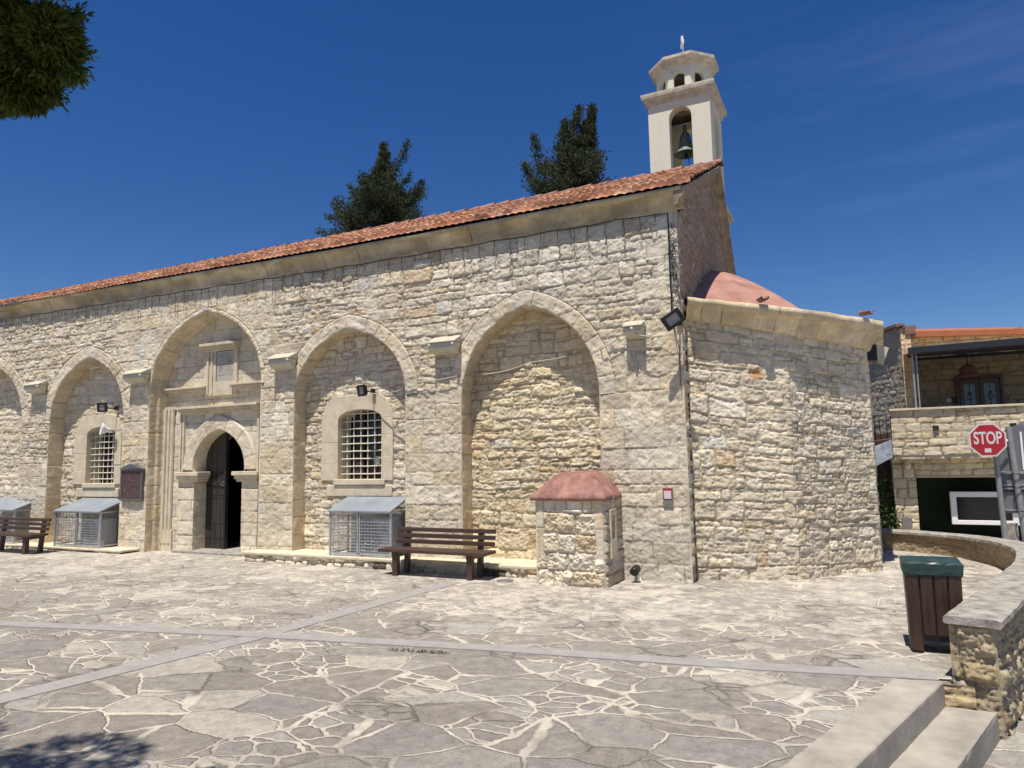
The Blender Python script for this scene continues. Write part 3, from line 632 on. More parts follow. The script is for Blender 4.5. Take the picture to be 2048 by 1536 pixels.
kq = np.maximum(sm((.13+.06*np.sign(np.sin(V*16))-np.abs(U-seg[1]))*16), sm((.12+.06*np.sign(np.sin(V*15+1))-np.abs(U-seg[2]+.02))*16))
H, Cc = blend(Hr, Cr, Hq, Cq, kq); 
wr = np.exp(-((U-.95)/.10)**4-((V-3.02)/.085)**4); Cc = Cc*(1-wr[...,None])+np.array((.50,.27,.13))*wr[...,None]
Ht = np.interp(U, seg, ATOP)/3.70; P2 = apt(U, H-.012)
grid('apse_wall', np.concatenate([P2, (V*Ht)[..., None]], -1), Cc, M['stone'], church, smooth=False)
cp = np.array([(-.03,-.02),(.02,0),(.045,.03),(.06,.12),(.10,.30),(.14,.48),(.155,.54),(.16,.60),(.245,.62),(.255,.93),(.24,.95),(.12,1.0),(-.2,1.06)])
u = np.unique(np.concatenate([axis(0, seg[3], .013), axis(seg[3], seg[5], .1), seg[1:4]])); U, K = np.meshgrid(u, np.arange(len(cp)))
Hh, Co = masonry(U, K*.05+3, dict(blk, w=.30, wv=.35, amp=.012, joint=.001, R=.012, mort=(.40,.35,.26)), 161); hm = (K > 1)*(K < 7)
outd = cp[K,0] + (Hh-.014)*hm + (K > 7)*fbm(U*6, K*.7, 11, 3)*.02
zt = np.interp(U, seg, ATOP) + cp[K,1]*np.interp(U, seg, AH) + (K > 8)*fbm(U*5, K*.5, 15, 3)*.02
Co = np.where((K > 9)[..., None], np.array((.40,.30,.24)), Co*np.array((1.0,.95,.84)))*(1+fbm(U*5, K*.8, 19, 4)*.5)[..., None]
grid('apse_cornice', np.concatenate([apt(U, outd), zt[..., None]], -1), Co, M['stone'], church, smooth=False)
u = axis(0, seg[5], .06); s = np.linspace(0, 1, 26); U, S = np.meshgrid(u, s)
eg = apt(U, .0*U+.17); ze = np.interp(U, seg, ATOP)+np.interp(U, seg, AH)*1.0
MBd = np.concatenate([eg*S[..., None]+np.array((-2.5,14.1))*(1-S[..., None]), (ze-.02+0*S)[..., None]], -1)
grid('apse_roof_ledge', MBd, None, M['coral_rough'], church)
eg = apt(U, -.52+.22*np.clip(1-U/1.2, 0, 1)); ze = ze+.0; AP = np.array((-2.40,14.1)); za = 5.36
P = np.concatenate([eg*S[..., None]+AP*(1-S[..., None]), (ze+(za-ze)*(1-S**1.35))[..., None]], -1)
grid('apse_roof', P, None, M['coral'], church)
for us in (.98, 2.62):
    q = apt(np.array([us]), np.array([.20]))[0]; q2 = apt(np.array([us]), np.array([.36]))[0]; zq = float(np.interp(us, seg, ATOP)+np.interp(us, seg, AH))
    mb = MB(); d = Vector((q2-q)).normalized(); n_ = Vector((-d.y, d.x)); V = []; 
    for p in (q, q2):
        for k_ in range(9):
            an = math.pi*k_/8; V.append((p[0]+n_.x*.06*math.cos(an), p[1]+n_.y*.06*math.cos(an), zq+.015+.05*(1-math.sin(an))))
        for k_ in range(8,-1,-1):
            an = math.pi*k_/8; V.append((p[0]+n_.x*.045*math.cos(an), p[1]+n_.y*.045*math.cos(an), zq+.03+.045*(1-math.sin(an))))
    F = [(i,(i+1) % 18,18+(i+1) % 18,18+i) for i in range(18)]; mb.add(V, F); mb.build('tile_spout', M['coral_rough'], church)

# windows
def seg_top(x0, x1, zs_, rise, n=14):
    cx = (x0+x1)/2; hw = (x1-x0)/2; t = np.linspace(math.pi, 0, n); return [(cx+hw*math.cos(q), zs_+rise*math.sin(q)) for q in t]
def window(x0, x1, z0, zsp, yr, cols, rows, so_):
    inn = [(x0, z0-.02)]+seg_top(x0, x1, zsp, .17)+[(x1, z0-.02)]
    n = len(inn); out = []
    for i, (x_, z_) in enumerate(inn):
        if i in (0,): out.append((so_[0], z_))
        elif i == n-1: out.append((so_[1], z_))
        else:
            f = (i-1)/(n-3); ang = math.pi*(1-f)
            xo = so_[0]+(so_[1]-so_[0])*f; zo = min(so_[2], zsp+.24+1.1*min(f, 1-f)) if 0 < f < 1 else zsp+.02
            out.append((xo, zo))
    def lerp2(a, b, f): return (a[0]+(b[0]-a[0])*f, a[1]+(b[1]-a[1])*f)
    wm = MB(); 
    for (i, j) in ((1, 5), (5, 10), (10, n-2)): wm.ring(inn[i:j+1], out[i:j+1], yr-.040+random.uniform(-.004,.006), yr+.34)
    for (p, q) in ((0, 1), (n-2, n-1)):
        cuts = [0, .27, .62, 1]
        for c0, c1 in zip(cuts[:-1], cuts[1:]): wm.ring([lerp2(inn[p], inn[q], c0), lerp2(inn[p], inn[q], c1)], [lerp2(out[p], out[q], c0), lerp2(out[p], out[q], c1)], yr-.040+random.uniform(-.006,.006), yr+.34)
    w_ = wm.build('window', M['pale_stone'], church, bevel=.007)
    MB().prism([(x0-.08,z0-.10),(x1+.08,z0-.10),(x1+.08,z0),(x0-.08,z0)], yr-.065, yr+.32).build('window_sill', M['pale_stone'], w_, bevel=.012)
    MB().box(so_[0]+.12, so_[1]-.02, yr-.038, yr+.05, z0-.30, z0-.103).build('window_apron', M['pale_stone'], w_, bevel=.012)
    g = MB(); yb = yr+.10
    for i in range(cols):
        xx = x0+(x1-x0)*(i+.7)/(cols+.3); ztop = zsp+.17*math.sqrt(max(0, 1-((xx-(x0+x1)/2)/((x1-x0)/2))**2))
        g.tube([(xx, yb, z0-.03), (xx+random.uniform(-.006,.006), yb, (z0+zsp)/2), (xx, yb, ztop+.03)], .0115, 5)
    for i in range(rows):
        z_ = z0+.09+(zsp+.10-z0-.09)*i/(rows-1)
        g.tube([(x0-.02, yb-.018, z_), ((x0+x1)/2-.15, yb-.018, z_+.006), ((x0+x1)/2+.1, yb-.018, z_+.002), (x1+.03, yb-.018, z_+.012)], .0115, 5)
    g.build('window_grille', M['ivory'], w_)
    MB().box(x0-.1, x1+.1, yr+.345, yr+.36, z0-.1, zsp+.3).build('window_pane', M['glass'], w_)
    return w_
w3 = window(-8.46, -7.50, 1.43, 2.50, ARCH[3]['yr'], 6, 9, (-8.84, -7.26, 2.93))
mb = MB()
for (xa_, xb_) in ((-8.30,-8.12), (-7.76,-7.52)):
    for i in range(6):
        x_ = xa_+(xb_-xa_)*i/6; mb.tube([(x_, ARCH[3]['yr']+.30, 1.45), (x_+.01, ARCH[3]['yr']+.30, 2.6)], .02, 6)
mb.build('curtain', M['curtain'], w3)
mb = MB().box(-7.88,-7.78, ARCH[3]['yr']+.31, ARCH[3]['yr']+.32, 1.66, 1.83); mb.build('paper_notice', M['white'], w3)
window(-15.62, -14.66, 1.38, 2.46, ARCH[1]['yr'], 6, 9, (-16.05, -14.44, 2.90))

# portal
YP = ARCH[2]['yr']
da = arch(-12.22, -10.78, -11.5, 1.64, 2.45, k1=.62, k2=.5, dr=.10); hs_ = np.array([(-12.14,1.60),(-12.22,1.72)])
inn = [tuple(p) for p in da]; out = [tuple(p) for p in offs(da, .30)]
cc, u = resample(da, .02); r = axis(0, .29, .02); t = np.gradient(cc, axis=0); t /= np.linalg.norm(t, axis=1)[:, None]; nrm = np.stack([-t[:,1], t[:,0]], 1)
U, V = np.meshgrid(u, r); XX = cc[None,:,0]+nrm[None,:,0]*V; ZZ = cc[None,:,1]+nrm[None,:,1]*V
Hh, Co = masonry(U, V+.5, dict(SMOOTH, h=3, hv=0, w=.30, joint=.003, tilt=0, shear=0, rough=.012), 170); Yv = YP-.045-Hh*sm(V/.02)*sm((.29-V)/.02)+.06*(1-sm((.29-V)/.02))
frame = grid('door_frame', np.stack([XX, Yv, ZZ], -1), Co, M['stone'], church)
path = np.vstack([[(-12.16,-.05)], [(-12.16,1.45)], da, [(-10.84,1.45)], [(-10.84,-.05)]]); pp, u = resample(path, .025); dp = axis(YP-.045, YP+.62, .03); U, V = np.meshgrid(u, dp)
t = np.gradient(pp, axis=0); t /= np.linalg.norm(t, axis=1)[:, None]; nrm = np.stack([t[:,1], -t[:,0]], 1)
Hh, Co = masonry(U, V-YP+.6, dict(SMOOTH, h=3, hv=0, w=.3, tilt=0, shear=0), 171)
grid('door_reveal', np.stack([pp[None,:,0]+nrm[None,:,0]*Hh, V, pp[None,:,1]+nrm[None,:,1]*Hh], -1), Co, M['stone'], frame)
mb = MB()
for (x0, x1) in ((-12.60,-12.02), (-10.98,-10.42)):
    mb = MB()
    for (e_, za_, zb_) in ((.02,1.40,1.45), (.05,1.45,1.52), (.085,1.52,1.60)):
        mb.box(x0-e_+.03, x1+e_-.03, YP-.05-e_, YP+.20, za_, zb_)
    mb.build('door_capital', M['pale_stone'], frame, bevel=.010)
for x0, x1 in ((-12.62,-12.16), (-10.84,-10.42)):
    xj = axis(x0, x1, .02); zj = axis(-.05, 1.41, .02); XX, ZZ = np.meshgrid(xj, zj); Hh, Co = masonry(XX, ZZ, dict(SMOOTH, amp=.008), int(-x0*10))
    grid('door_jamb', np.stack([XX, YP-.035-Hh, ZZ], -1), Co, M['stone'], frame)
mb = MB().box(-12.55,-10.55,YP-.22,YP+.7,-.05,.045); mb.build('threshold', M['coping'], church, bevel=.012)
# mouldings around the portal
mb = MB()
for (e_, a_, b_) in ((.03,2.78,2.83), (.07,2.83,2.88), (.12,2.88,2.93)): mb.box(-12.60-e_*.5, -10.40, YP-.03-e_, YP+.02, a_, b_-.002)
for x_ in (-12.62,-12.54): mb.box(x_, x_+.05, YP-.055, YP+.02, 1.62, 2.778)
mb.box(-10.47,-10.41,YP-.055,YP+.02,1.62,2.778); mb.box(-10.38,-10.33,YP-.07,YP+.02,.1,3.0)
mb.build('portal_moulding', M['pale_stone'], church, bevel=.006)
mb = MB()
for (x0, x1, nn_) in ((-13.12,-13.03,0), (-13.0,-12.92,0), (-12.89,-12.82,0)): mb.tube([((x0+x1)/2, YP-.03, .15), ((x0+x1)/2, YP-.03, 2.90)], .042, 8)
mb.box(-13.16,-12.78,YP-.05,YP+.02,-.05,.42); mb.box(-13.16,-12.78,YP-.05,YP+.02,2.90,2.96)
mb.build('portal_pilaster', M['pale_stone'], church, bevel=.006)
for (x0, x1) in ((-12.98,-11.90), (-11.12,-10.12)):
    mb = MB()
    for (e_, a_, b_) in ((.03,3.20,3.25), (.08,3.25,3.30), (.12,3.30,3.34)): mb.box(x0-e_*.3, x1+e_*.3, YP-.02-e_, YP+.02, a_, b_)
    mb.build('portal_ledge', M['pale_stone'], church, bevel=.006)
tf = MB()
inn = [(-11.62,3.40),(-11.62,4.03),(-11.12,4.03),(-11.12,3.40)]; out = [(-11.95,3.12),(-11.95,4.12),(-11.03,4.12),(-11.03,3.12)]
tf.ring(inn, out, YP-.055, YP+.03, closed=True)
for (e_, a_, b_) in ((.04,4.03,4.08), (.08,4.08,4.13), (.13,4.13,4.19)): tf.box(-11.90-e_*.5, -11.06+e_*.5, YP-.06-e_, YP+.02, a_, b_-.002)
tf.box(-11.85,-11.80,YP-.085,YP,3.16,4.03); tf.box(-11.74,-11.69,YP-.08,YP,3.16,4.03)
tfo = tf.build('tablet_frame', M['pale_stone'], church, bevel=.006)
tb = MB().box(-11.60,-11.13,YP-.045,YP-.005,3.36,4.02).build('inscribed_tablet', M['tablet'], tfo, bevel=.004)
ins = MB()
for li in range(11):
    x_ = -11.57; z_ = 3.965-li*.043
    while x_ < -11.17:
        wd = random.uniform(.006,.020)
        if random.random() < .8:
            ins.box(x_, x_+wd, YP-.0465, YP-.044, z_-.012+random.uniform(-.003,.003), z_+random.uniform(.002,.012))
            if random.random() < .4: ins.box(x_+wd*.4, x_+wd*.4+.004, YP-.0465, YP-.044, z_-.016, z_+.012)
        x_ += wd+random.uniform(.004,.010)
ins.build('inscription', M['carved'], tb)
# door leaves
def leaf(x0, x1, y, name, lab):
    xc_ = np.linspace(x0, x1, 14); top = np.interp(xc_, da[:,0], da[:,1])+.04; top = np.where(top < 1.7, 1.7, top)
    poly = [(x0,.05),(x1,.05)]+[(float(a_), float(b_)) for a_, b_ in zip(xc_[::-1], top[::-1])]
    return MB().prism(poly, y, y+.05).build(name, M['door'], church, label=lab)
lf = leaf(-12.16, -11.58, YP+.26, 'door_leaf', 'closed left door leaf of dark weathered planks')
mb = MB()
for x_ in (-12.0,-11.86,-11.72): mb.box(x_-.003,x_+.003,YP+.257,YP+.262,.06,2.1)
for z_ in (.25,.55,1.05,1.12):
    for i in range(6): mb.lathe([(0,0),(.012,0),(.012,.0)], 0, 0, 4) if False else mb.obox((-12.1+i*.085, YP+.255, z_), (.02,0,0), (0,.012,0), (0,0,.02))
mb.box(-11.62,-11.575,YP+.235,YP+.262,.06,2.36); mb.box(-12.16,-11.62,YP+.25,YP+.262,1.28,1.33)
mb.build('door_ironwork', M['iron'], lf)
mb = MB(); mb.tube([(-11.66+.04*math.cos(q), YP+.235, 1.35+.04*math.sin(q)) for q in np.linspace(0, 2*math.pi, 13)], .007, 6, cap=False); mb.build('door_ring', M['bronze'], lf)
MB().add([(-10.86,YP+.28,.05),(-10.80,YP+.28,.05),(-10.80,YP+.95,.05),(-10.86,YP+.95,.05),(-10.86,YP+.28,2.0),(-10.80,YP+.28,2.0),(-10.80,YP+.95,2.3),(-10.86,YP+.95,2.3)],
         [(3,2,1,0),(4,5,6,7),(0,1,5,4),(1,2,6,5),(2,3,7,6),(3,0,4,7)]).build('door_leaf', M['door'], church, label='open right door leaf swung into the dark nave')
mb = MB(); mb.box(-13.3,-9.8,YP+1.9,YP+1.92,-.05,3.2); mb.box(-13.3,-13.28,YP+.66,YP+1.92,-.05,3.2); mb.box(-9.82,-9.8,YP+.66,YP+1.92,-.05,3.2); mb.box(-13.3,-9.8,YP+.66,YP+1.92,3.2,3.22)
mb.build('dark_nave', M['dark'], church)

# stone ledges along the wall foot
def ledge(x0, x1, yf, zt_, seed, name='stone_ledge', cap=.05):
    o = MB().box(x0-.03, x1+.03, yf-.035, WY+.30, zt_-cap, zt_).build(name, M['pale_stone'], church, bevel=.012)
    x_ = axis(x0, x1, .016); z_ = axis(-.04, zt_-cap+.005, .014); XX, ZZ = np.meshgrid(x_, z_)
    Hh, Co = masonry(XX, ZZ+7, dict(RUB, h=.10, w=.16, amp=.035, R=.035, split=.4, pal='warm'), seed)
    dk = hsh(np.floor(XX/.24)+5, 2) < .17; Co = np.where(dk[..., None]*(ZZ < zt_*.6)[..., None], Co*.22, Co)
    grid('ledge_face', np.stack([XX, yf-Hh, ZZ], -1), Co, M['stone'], o)
    return o
ledge(-10.05, -4.13, 9.60, .175, 181)
ledge(-20.5, -13.35, 9.56, .075, 183, cap=.045)

# ------------------------------------------------------------ bell tower behind the church
tw = thing('bell_tower', 'cream rendered bell tower with arched openings, octagonal lantern and cross behind the red roof', 'bell tower', (-3.4, 17.4, 0))
TX0, TX1, TY0, TY1 = -4.13, -2.64, 16.55, 18.15
def archpts(cx, hw, z0, zsp, n=14):
    return [(cx-hw, z0)]+[(cx+hw*math.cos(q), zsp+hw*math.sin(q)) for q in np.linspace(math.pi, 0, n)]+[(cx+hw, z0)]
def archpanel(x0, x1, z0, z1, cx, hw, zb, zsp, y0, y1, swap=None):
    inn = archpts(cx, hw, zb, zsp); n = len(inn); out = [(x0, zb)]
    for i in range(1, n-1):
        f = (i-1)/(n-3)
        if f < .2: out.append((x0, zsp+(z1-zsp)*f/.2))
        elif f > .8: out.append((x1, zsp+(z1-zsp)*(1-f)/.2))
        else: out.append((x0+(x1-x0)*(f-.2)/.6, z1))
    out.append((x1, zb)); mb = MB().ring(inn, out, y0, y1)
    if zb > z0: mb.box(x0, x1, y0, y1, z0, zb)
    if swap: mb.v = [swap(*p) for p in mb.v]
    return mb
cx = (TX0+TX1)/2; cy = (TY0+TY1)/2; th = .26
a_ = archpanel(TX0, TX1, 7.3, 10.0, cx+.02, .265, 7.35, 9.93-.02, TY0, TY0+th)
b_ = archpanel(TX0, TX1, 7.3, 10.0, cx+.02, .265, 7.35, 9.91, TY1-th, TY1)
sh = MB(); sh.v = []; 
for q in (archpanel(TX0, TX1, 7.3, 10.35, cx+.03, .27, 7.4, 9.90, TY0, TY0+th), archpanel(TX0, TX1, 7.3, 10.35, cx+.03, .27, 7.4, 9.90, TY1-th, TY1),
          archpanel(TY0+th, TY1-th, 7.3, 10.35, cy, .27, 7.4, 9.90, 0, th, swap=lambda x, y, z: (TX1-th+y, x, z)), archpanel(TY0+th, TY1-th, 7.3, 10.35, cy, .27, 7.4, 9.90, 0, th, swap=lambda x, y, z: (TX0+y, x, z))):
    sh.add(q.v, q.f)
sh.box(TX0, TX1, TY0, TY1, -.05, 7.3)
sh.build('shaft', M['plaster'], tw)
mb = MB(); mb.box(TX0-.10, TX1+.10, TY0-.0, TY1+.10, 7.55, 7.66); mb.box(TX0-.05, TX1+.05, TY0-.0, TY1+.05, 7.45, 7.55); mb.box(TX0-.16, TX1+.16, TY0-.02, TY1+.16, 7.66, 7.76); mb.build('belt_cornice', M['plaster_dirty'], tw, bevel=.01)
def frust(x0, x1, y0, y1, prof, m):
    for (d0, z0), (d1, z1) in zip(prof[:-1], prof[1:]):
        m.add([(x0-d0,y0-d0,z0),(x1+d0,y0-d0,z0),(x1+d0,y1+d0,z0),(x0-d0,y1+d0,z0),(x0-d1,y0-d1,z1),(x1+d1,y0-d1,z1),(x1+d1,y1+d1,z1),(x0-d1,y1+d1,z1)],
              [(0,1,5,4),(1,2,6,5),(2,3,7,6),(3,0,4,7)]+([(4,5,6,7)] if (d1, z1) == prof[-1] else []))
    return m
frust(TX0, TX1, TY0, TY1, [(-.02,10.30),(.03,10.34),(.05,10.38),(.05,10.42),(.11,10.47),(.13,10.49),(.14,10.55),(.14,10.60),(-.1,10.62)], MB()).build('tower_cornice', M['plaster_dirty'], tw)
oc = (cx+.02, cy-.02)
def octring(r, z): return [(oc[0]+r*math.cos(R(22.5+45*k)), oc[1]+r*math.sin(R(22.5+45*k)), z) for k in range(8)]
ln = MB()
rr_ = .70; side = 2*rr_*math.sin(R(22.5)); ap = rr_*math.cos(R(22.5))
for k in range(8):
    q = archpanel(-side/2, side/2, 10.61, 11.30, 0, .135, 10.62, 10.98, 0, .10); an = R(45*k)
    for (x, y, z) in q.v: pass
    V = [(oc[0]+(ap-y)*math.cos(an)-x*math.sin(an), oc[1]+(ap-y)*math.sin(an)+x*math.cos(an), z) for x, y, z in q.v]; ln.add(V, q.f)
ln.build('lantern', M['plaster'], tw)
mb = MB(); pr_ = [(.66,11.26),(.76,11.30),(.78,11.34),(.86,11.42),(.88,11.43),(.88,11.50),(.80,11.53),(.45,11.55)]
V = []; F = []
for r_, z_ in pr_: V += octring(r_, z_)
for i in range(len(pr_)-1):
    for k in range(8): F.append((i*8+k, i*8+(k+1) % 8, (i+1)*8+(k+1) % 8, (i+1)*8+k))
mb.add(V, F); mb.build('lantern_cornice', M['plaster_dirty'], tw)
mb = MB(); mb.lathe([(.50,11.53),(.49,11.60),(.42,11.68),(.30,11.75),(.15,11.79),(.001,11.80)], oc[0], oc[1], 24); mb.build('lantern_dome', M['plaster_dirty'], tw, smooth=True)
mb = MB(); mb.tube([(oc[0],oc[1],11.75),(oc[0]+.005,oc[1],12.16)], .022, 8)
mb.obox((oc[0]-.01,oc[1],12.20), (.05,.02,0), (-.10,.26,0), (0,0,.09)); mb.obox((oc[0]-.01,oc[1],12.25), (.05,.02,0), (-.03,.07,0), (0,0,.30))
mb.build('cross', M['white'], tw, bevel=.004)
bl = thing('church_bell', 'green patinated bronze bell hanging in the arched opening of the bell tower', 'bell', (cx+.02, cy-.35, 8.9))
bx, by = cx+.03, cy-.30; BZ = .46
lp = [(.001,9.19),(.07,9.19),(.10,9.16),(.115,9.08),(.13,8.92),(.155,8.82),(.20,8.74),(.235,8.70),(.235,8.68),(.20,8.69),(.12,8.80),(.10,9.05),(.001,9.15)]
MB().lathe([(r_*1.22, z_+BZ) for r_, z_ in lp], bx, by, 28).build('bell_body', M['bronze'], bl, smooth=True)
mb = MB()
for s_ in (-.035,.035): mb.tube([(bx+s_,by,9.64),(bx+s_*.8,by,9.74),(bx+s_*.5,by,9.93)], .016, 6)
mb.tube([(bx-.10,by,9.66),(bx,by,9.73),(bx+.10,by,9.66)], .014, 6); mb.build('bell_hanger', M['iron'], bl)
MB().tube([(TX0+.1,by,9.90),(TX1-.1,by,9.95)], .030, 8).build('bell_beam', M['pole'], bl)
mb = MB(); mb.tube([(bx,by,9.5),(bx,by,9.16)], .012, 6); mb.lathe([(.001,9.19),(.035,9.16),(.05,9.12),(.035,9.05),(.001,9.03)], bx, by, 12); mb.tube([(bx+.06,by,9.12),(bx+.07,by,8.6),(bx+.06,by,7.5)], .008, 5); mb.build('clapper', M['iron'], bl)

# ------------------------------------------------------------ small stone shrine with coral roof
wl = thing('well_house', 'small square stone well house with a coral pyramid roof against the church wall', 'well house', (-3.6, 9.55, 0))
fx0, fx1, fy0, fy1 = -4.13, -3.13, 9.22, 9.96
BW = dict(ASH, h=.24, hv=.35, w=.36, wv=.5, warp=.03, amp=.022, R=.03, rough=.03, joint=.007, shear=.12, tilt=.08, pal='warm')
x_ = axis(fx0, fx1, .011); z_ = axis(-.05, 1.19, .011); XX, ZZ = np.meshgrid(x_, z_); Hh, Co = masonry(XX, ZZ, BW, 201)
Hs2, Cs2 = masonry(XX, ZZ, dict(SMOOTH, h=.55, w=.17), 203); kk = sm((np.abs(XX-(fx0+fx1)/2)-.36)*30)*sm((ZZ-.33)*20); kk = np.maximum(kk, sm((ZZ-1.0)*30))
Hh, Co = blend(Hh, Co, Hs2, Cs2, kk); ed = sm(np.minimum(XX-fx0, fx1-XX)/.03)
grid('well_wall', np.stack([XX, fy0-Hh*ed+(1-ed)*.01, ZZ], -1), Co, M['stone'], wl, smooth=False)
y_ = axis(fy0, fy1, .012); YY, ZZ = np.meshgrid(y_, z_); Hh, Co = masonry(YY, ZZ, BW, 205); gk = fbm(YY*4, ZZ*2, 207, 4)
ed = sm((YY-fy0)/.03); Co = Co*(.80+gk*.5)[..., None]
grid('well_wall', np.stack([fx1+Hh*ed-(1-ed)*.01, YY, ZZ], -1), Co, M['stone'], wl)
MB().box(fx0-.004, fx0+.02, fy0+.01, fy1, -.05, 1.19).build('well_wall', M['pale_stone'], wl)
mb = MB(); mb.ring([(9.42,.62),(9.42,.93),(9.54,.93),(9.54,.62)], [(9.36,.36),(9.36,1.02),(9.62,1.02),(9.62,.36)], 0, .05, closed=True); mb.v = [(fx1+.005+y, x, z) for x, y, z in mb.v]; mb.build('niche_frame', M['pale_stone'], wl, bevel=.005)
MB().box(fx1+.0, fx1+.02, 9.42, 9.54, .62, .93).build('niche', M['dark'], wl)
n = 14; m_ = 12; V = []; F = []
for j in range(m_+1):
    f = j/m_; g_ = f**1.0; o = .06*(1-f)
    xa_, xb_ = fx0-.05+( .41+.05)*g_, fx1+.04-(.35+.04)*g_; ya_ = fy0-.06+(.42)*g_; yb_ = fy1; z = 1.20+.34*math.sin(f*math.pi/2)**1.05
    P_ = [(xa_+(xb_-xa_)*i/n, ya_, z) for i in range(n+1)]+[(xb_, ya_+(yb_-ya_)*i/n, z) for i in range(1, n+1)]+[(xb_+(xa_-xb_)*i/n, yb_, z) for i in range(1, n+1)]+[(xa_, yb_+(ya_-yb_)*i/n, z) for i in range(1, n)]
    jig = .010 if 0 < j < m_ else 0.004
    V += [(p[0]+random.uniform(-jig, jig)*.5, p[1]+random.uniform(-jig, jig)*.5, p[2]+random.uniform(-jig, jig)*.6) for p in P_]
c_ = 4*n
V += [(p[0], p[1], 1.145+random.uniform(-.008,.006)) for p in V[:c_]]; base = (m_+1)*c_
for j in range(m_):
    for i in range(c_): F.append((j*c_+i, j*c_+(i+1) % c_, (j+1)*c_+(i+1) % c_, (j+1)*c_+i))
for i in range(c_): F.append((base+i, base+(i+1) % c_, (i+1) % c_, i))
F.append(tuple(range(m_*c_, (m_+1)*c_))); F.append(tuple(range(base, base+c_))[::-1])
MB().add(V, F).build('well_roof', M['coral_rough'], wl, smooth=True)

# ------------------------------------------------------------ benches
def bench(x0, x1, yf, yr, label):
    b = thing('park_bench', label, 'bench', ((x0+x1)/2, (yf+yr)/2, 0), 'slatted park benches by the church wall')
    xa_, xb_ = x0+.28, x1-.28
    for x_ in (xa_, xb_):
        MB().box(x_-.045, x_+.045, yf, yf+.09, -.01, .345).build('front_leg', M['bench'], b, bevel=.006)
        MB().add([(x_-.04,yr-.01,-.01),(x_+.04,yr-.01,-.01),(x_+.04,yr+.07,-.01),(x_-.04,yr+.07,-.01),(x_-.04,yr+.07,.70),(x_+.04,yr+.07,.70),(x_+.04,yr+.13,.70),(x_-.04,yr+.13,.70)],
                 [(3,2,1,0),(4,5,6,7),(0,1,5,4),(1,2,6,5),(2,3,7,6),(3,0,4,7)]).build('rear_leg', M['bench'], b, bevel=.005)
        MB().box(x_-.038, x_+.038, yf-.02, yr+.03, .29, .352).build('seat_bearer', M['bench'], b, bevel=.005)
    for i in range(3):
        y = yf-.05+i*.128; MB().box(x0, x1, y, y+.118, .354, .402).build('seat_slat', M['bench'], b, bevel=.006)
    for z in (.455, .545, .635): MB().box(x0+.10, x1-.02, yr-.0+(z-.45)*.22, yr+.04+(z-.45)*.22, z, z+.062).build('back_slat', M['bench'], b, bevel=.005)
    return b
bench(-6.74, -4.88, 9.13, 9.49-.06, 'dark brown slatted bench in front of the tall blind arch without a window')
bench(-17.02, -15.10, 8.86, 9.16, 'dark brown slatted bench at the left edge, before the far wire cage')

# ------------------------------------------------------------ air conditioner cages
def cage(x0, x1, yf, yb, z0, z1, z2, label, open_left=False):
    c = thing('wire_cage', label, 'cage', ((x0+x1)/2, (yf+yb)/2, z0), 'wire cages round the air conditioners')
    mb = MB(); t = .015; xm = (x0+x1)/2 - .02
    for x in (x0, x1):
        mb.box(x-t, x+t, yf-t, yf+t, z0, z1); mb.box(x-t, x+t, yb-t, yb+t, z0, z2)
        for z in (z0+.04, z1-.02): mb.box(x-t, x+t, yf+t, yb-t, z-t, z+t)
        mb.tube([(x, yf, z1), (x, yb, z2)], t, 4)
    for x in (xm-.018, xm+.018): mb.box(x-.009, x+.009, yf-t, yf+t, z0+.03, z1)
    for z in (z0+.04, z1-.02): mb.box(x0+t, x1-t, yf-t, yf+t, z-t, z+t)
    mb.box(x0+t, x1-t, yb-t, yb+t, z2-.03, z2-.005); mb.build('frame', M['galv'], c)
    def wires(fn, w_, zt_, nv, nh, name):
        q = MB(); 
        for i in range(1, nv):
            f = i/nv; q.tube([fn(f, z0+.04), fn(f, zt_(f))], .0036, 3, cap=False)
        for j in range(1, nh):
            f = j/nh; z = z0+.04+(z1-.02-z0-.04)*f; q.tube([fn(0, z), fn(1, z)], .0042, 3, cap=False)
        q.build(name, M['galv'], c)
    wires(lambda f, z: (x0+(xm-x0)*f, yf-.004, z), 0, lambda f: z1-.02, 22, 13, 'wire_door')
    wires(lambda f, z: (xm+(x1-xm)*f, yf-.004, z), 0, lambda f: z1-.02, 22, 13, 'wire_door')
    wires(lambda f, z: (x1, yf+(yb-yf)*f, z), 0, lambda f: z1+(z2-z1)*f, 18, 13, 'wire_side')
    wires(lambda f, z: (x0, yf+(yb-yf)*f, z), 0, lambda f: z1+(z2-z1)*f, 18, 13, 'wire_side')
    r = MB().add([(x0-.02,yf-.05,z1+.005),(x1+.02,yf-.05,z1+.005),(x1+.02,yb,z2+.01),(x0-.02,yb,z2+.01),(x0-.02,yf-.05,z1-.018),(x1+.02,yf-.05,z1-.018),(x1+.02,yb,z2-.01),(x0-.02,yb,z2-.01)],
             [(0,1,2,3),(7,6,5,4),(0,4,5,1),(1,5,6,2),(2,6,7,3),(3,7,4,0)])
    r.build('sheet_roof', M['sheet'], c)
    return c
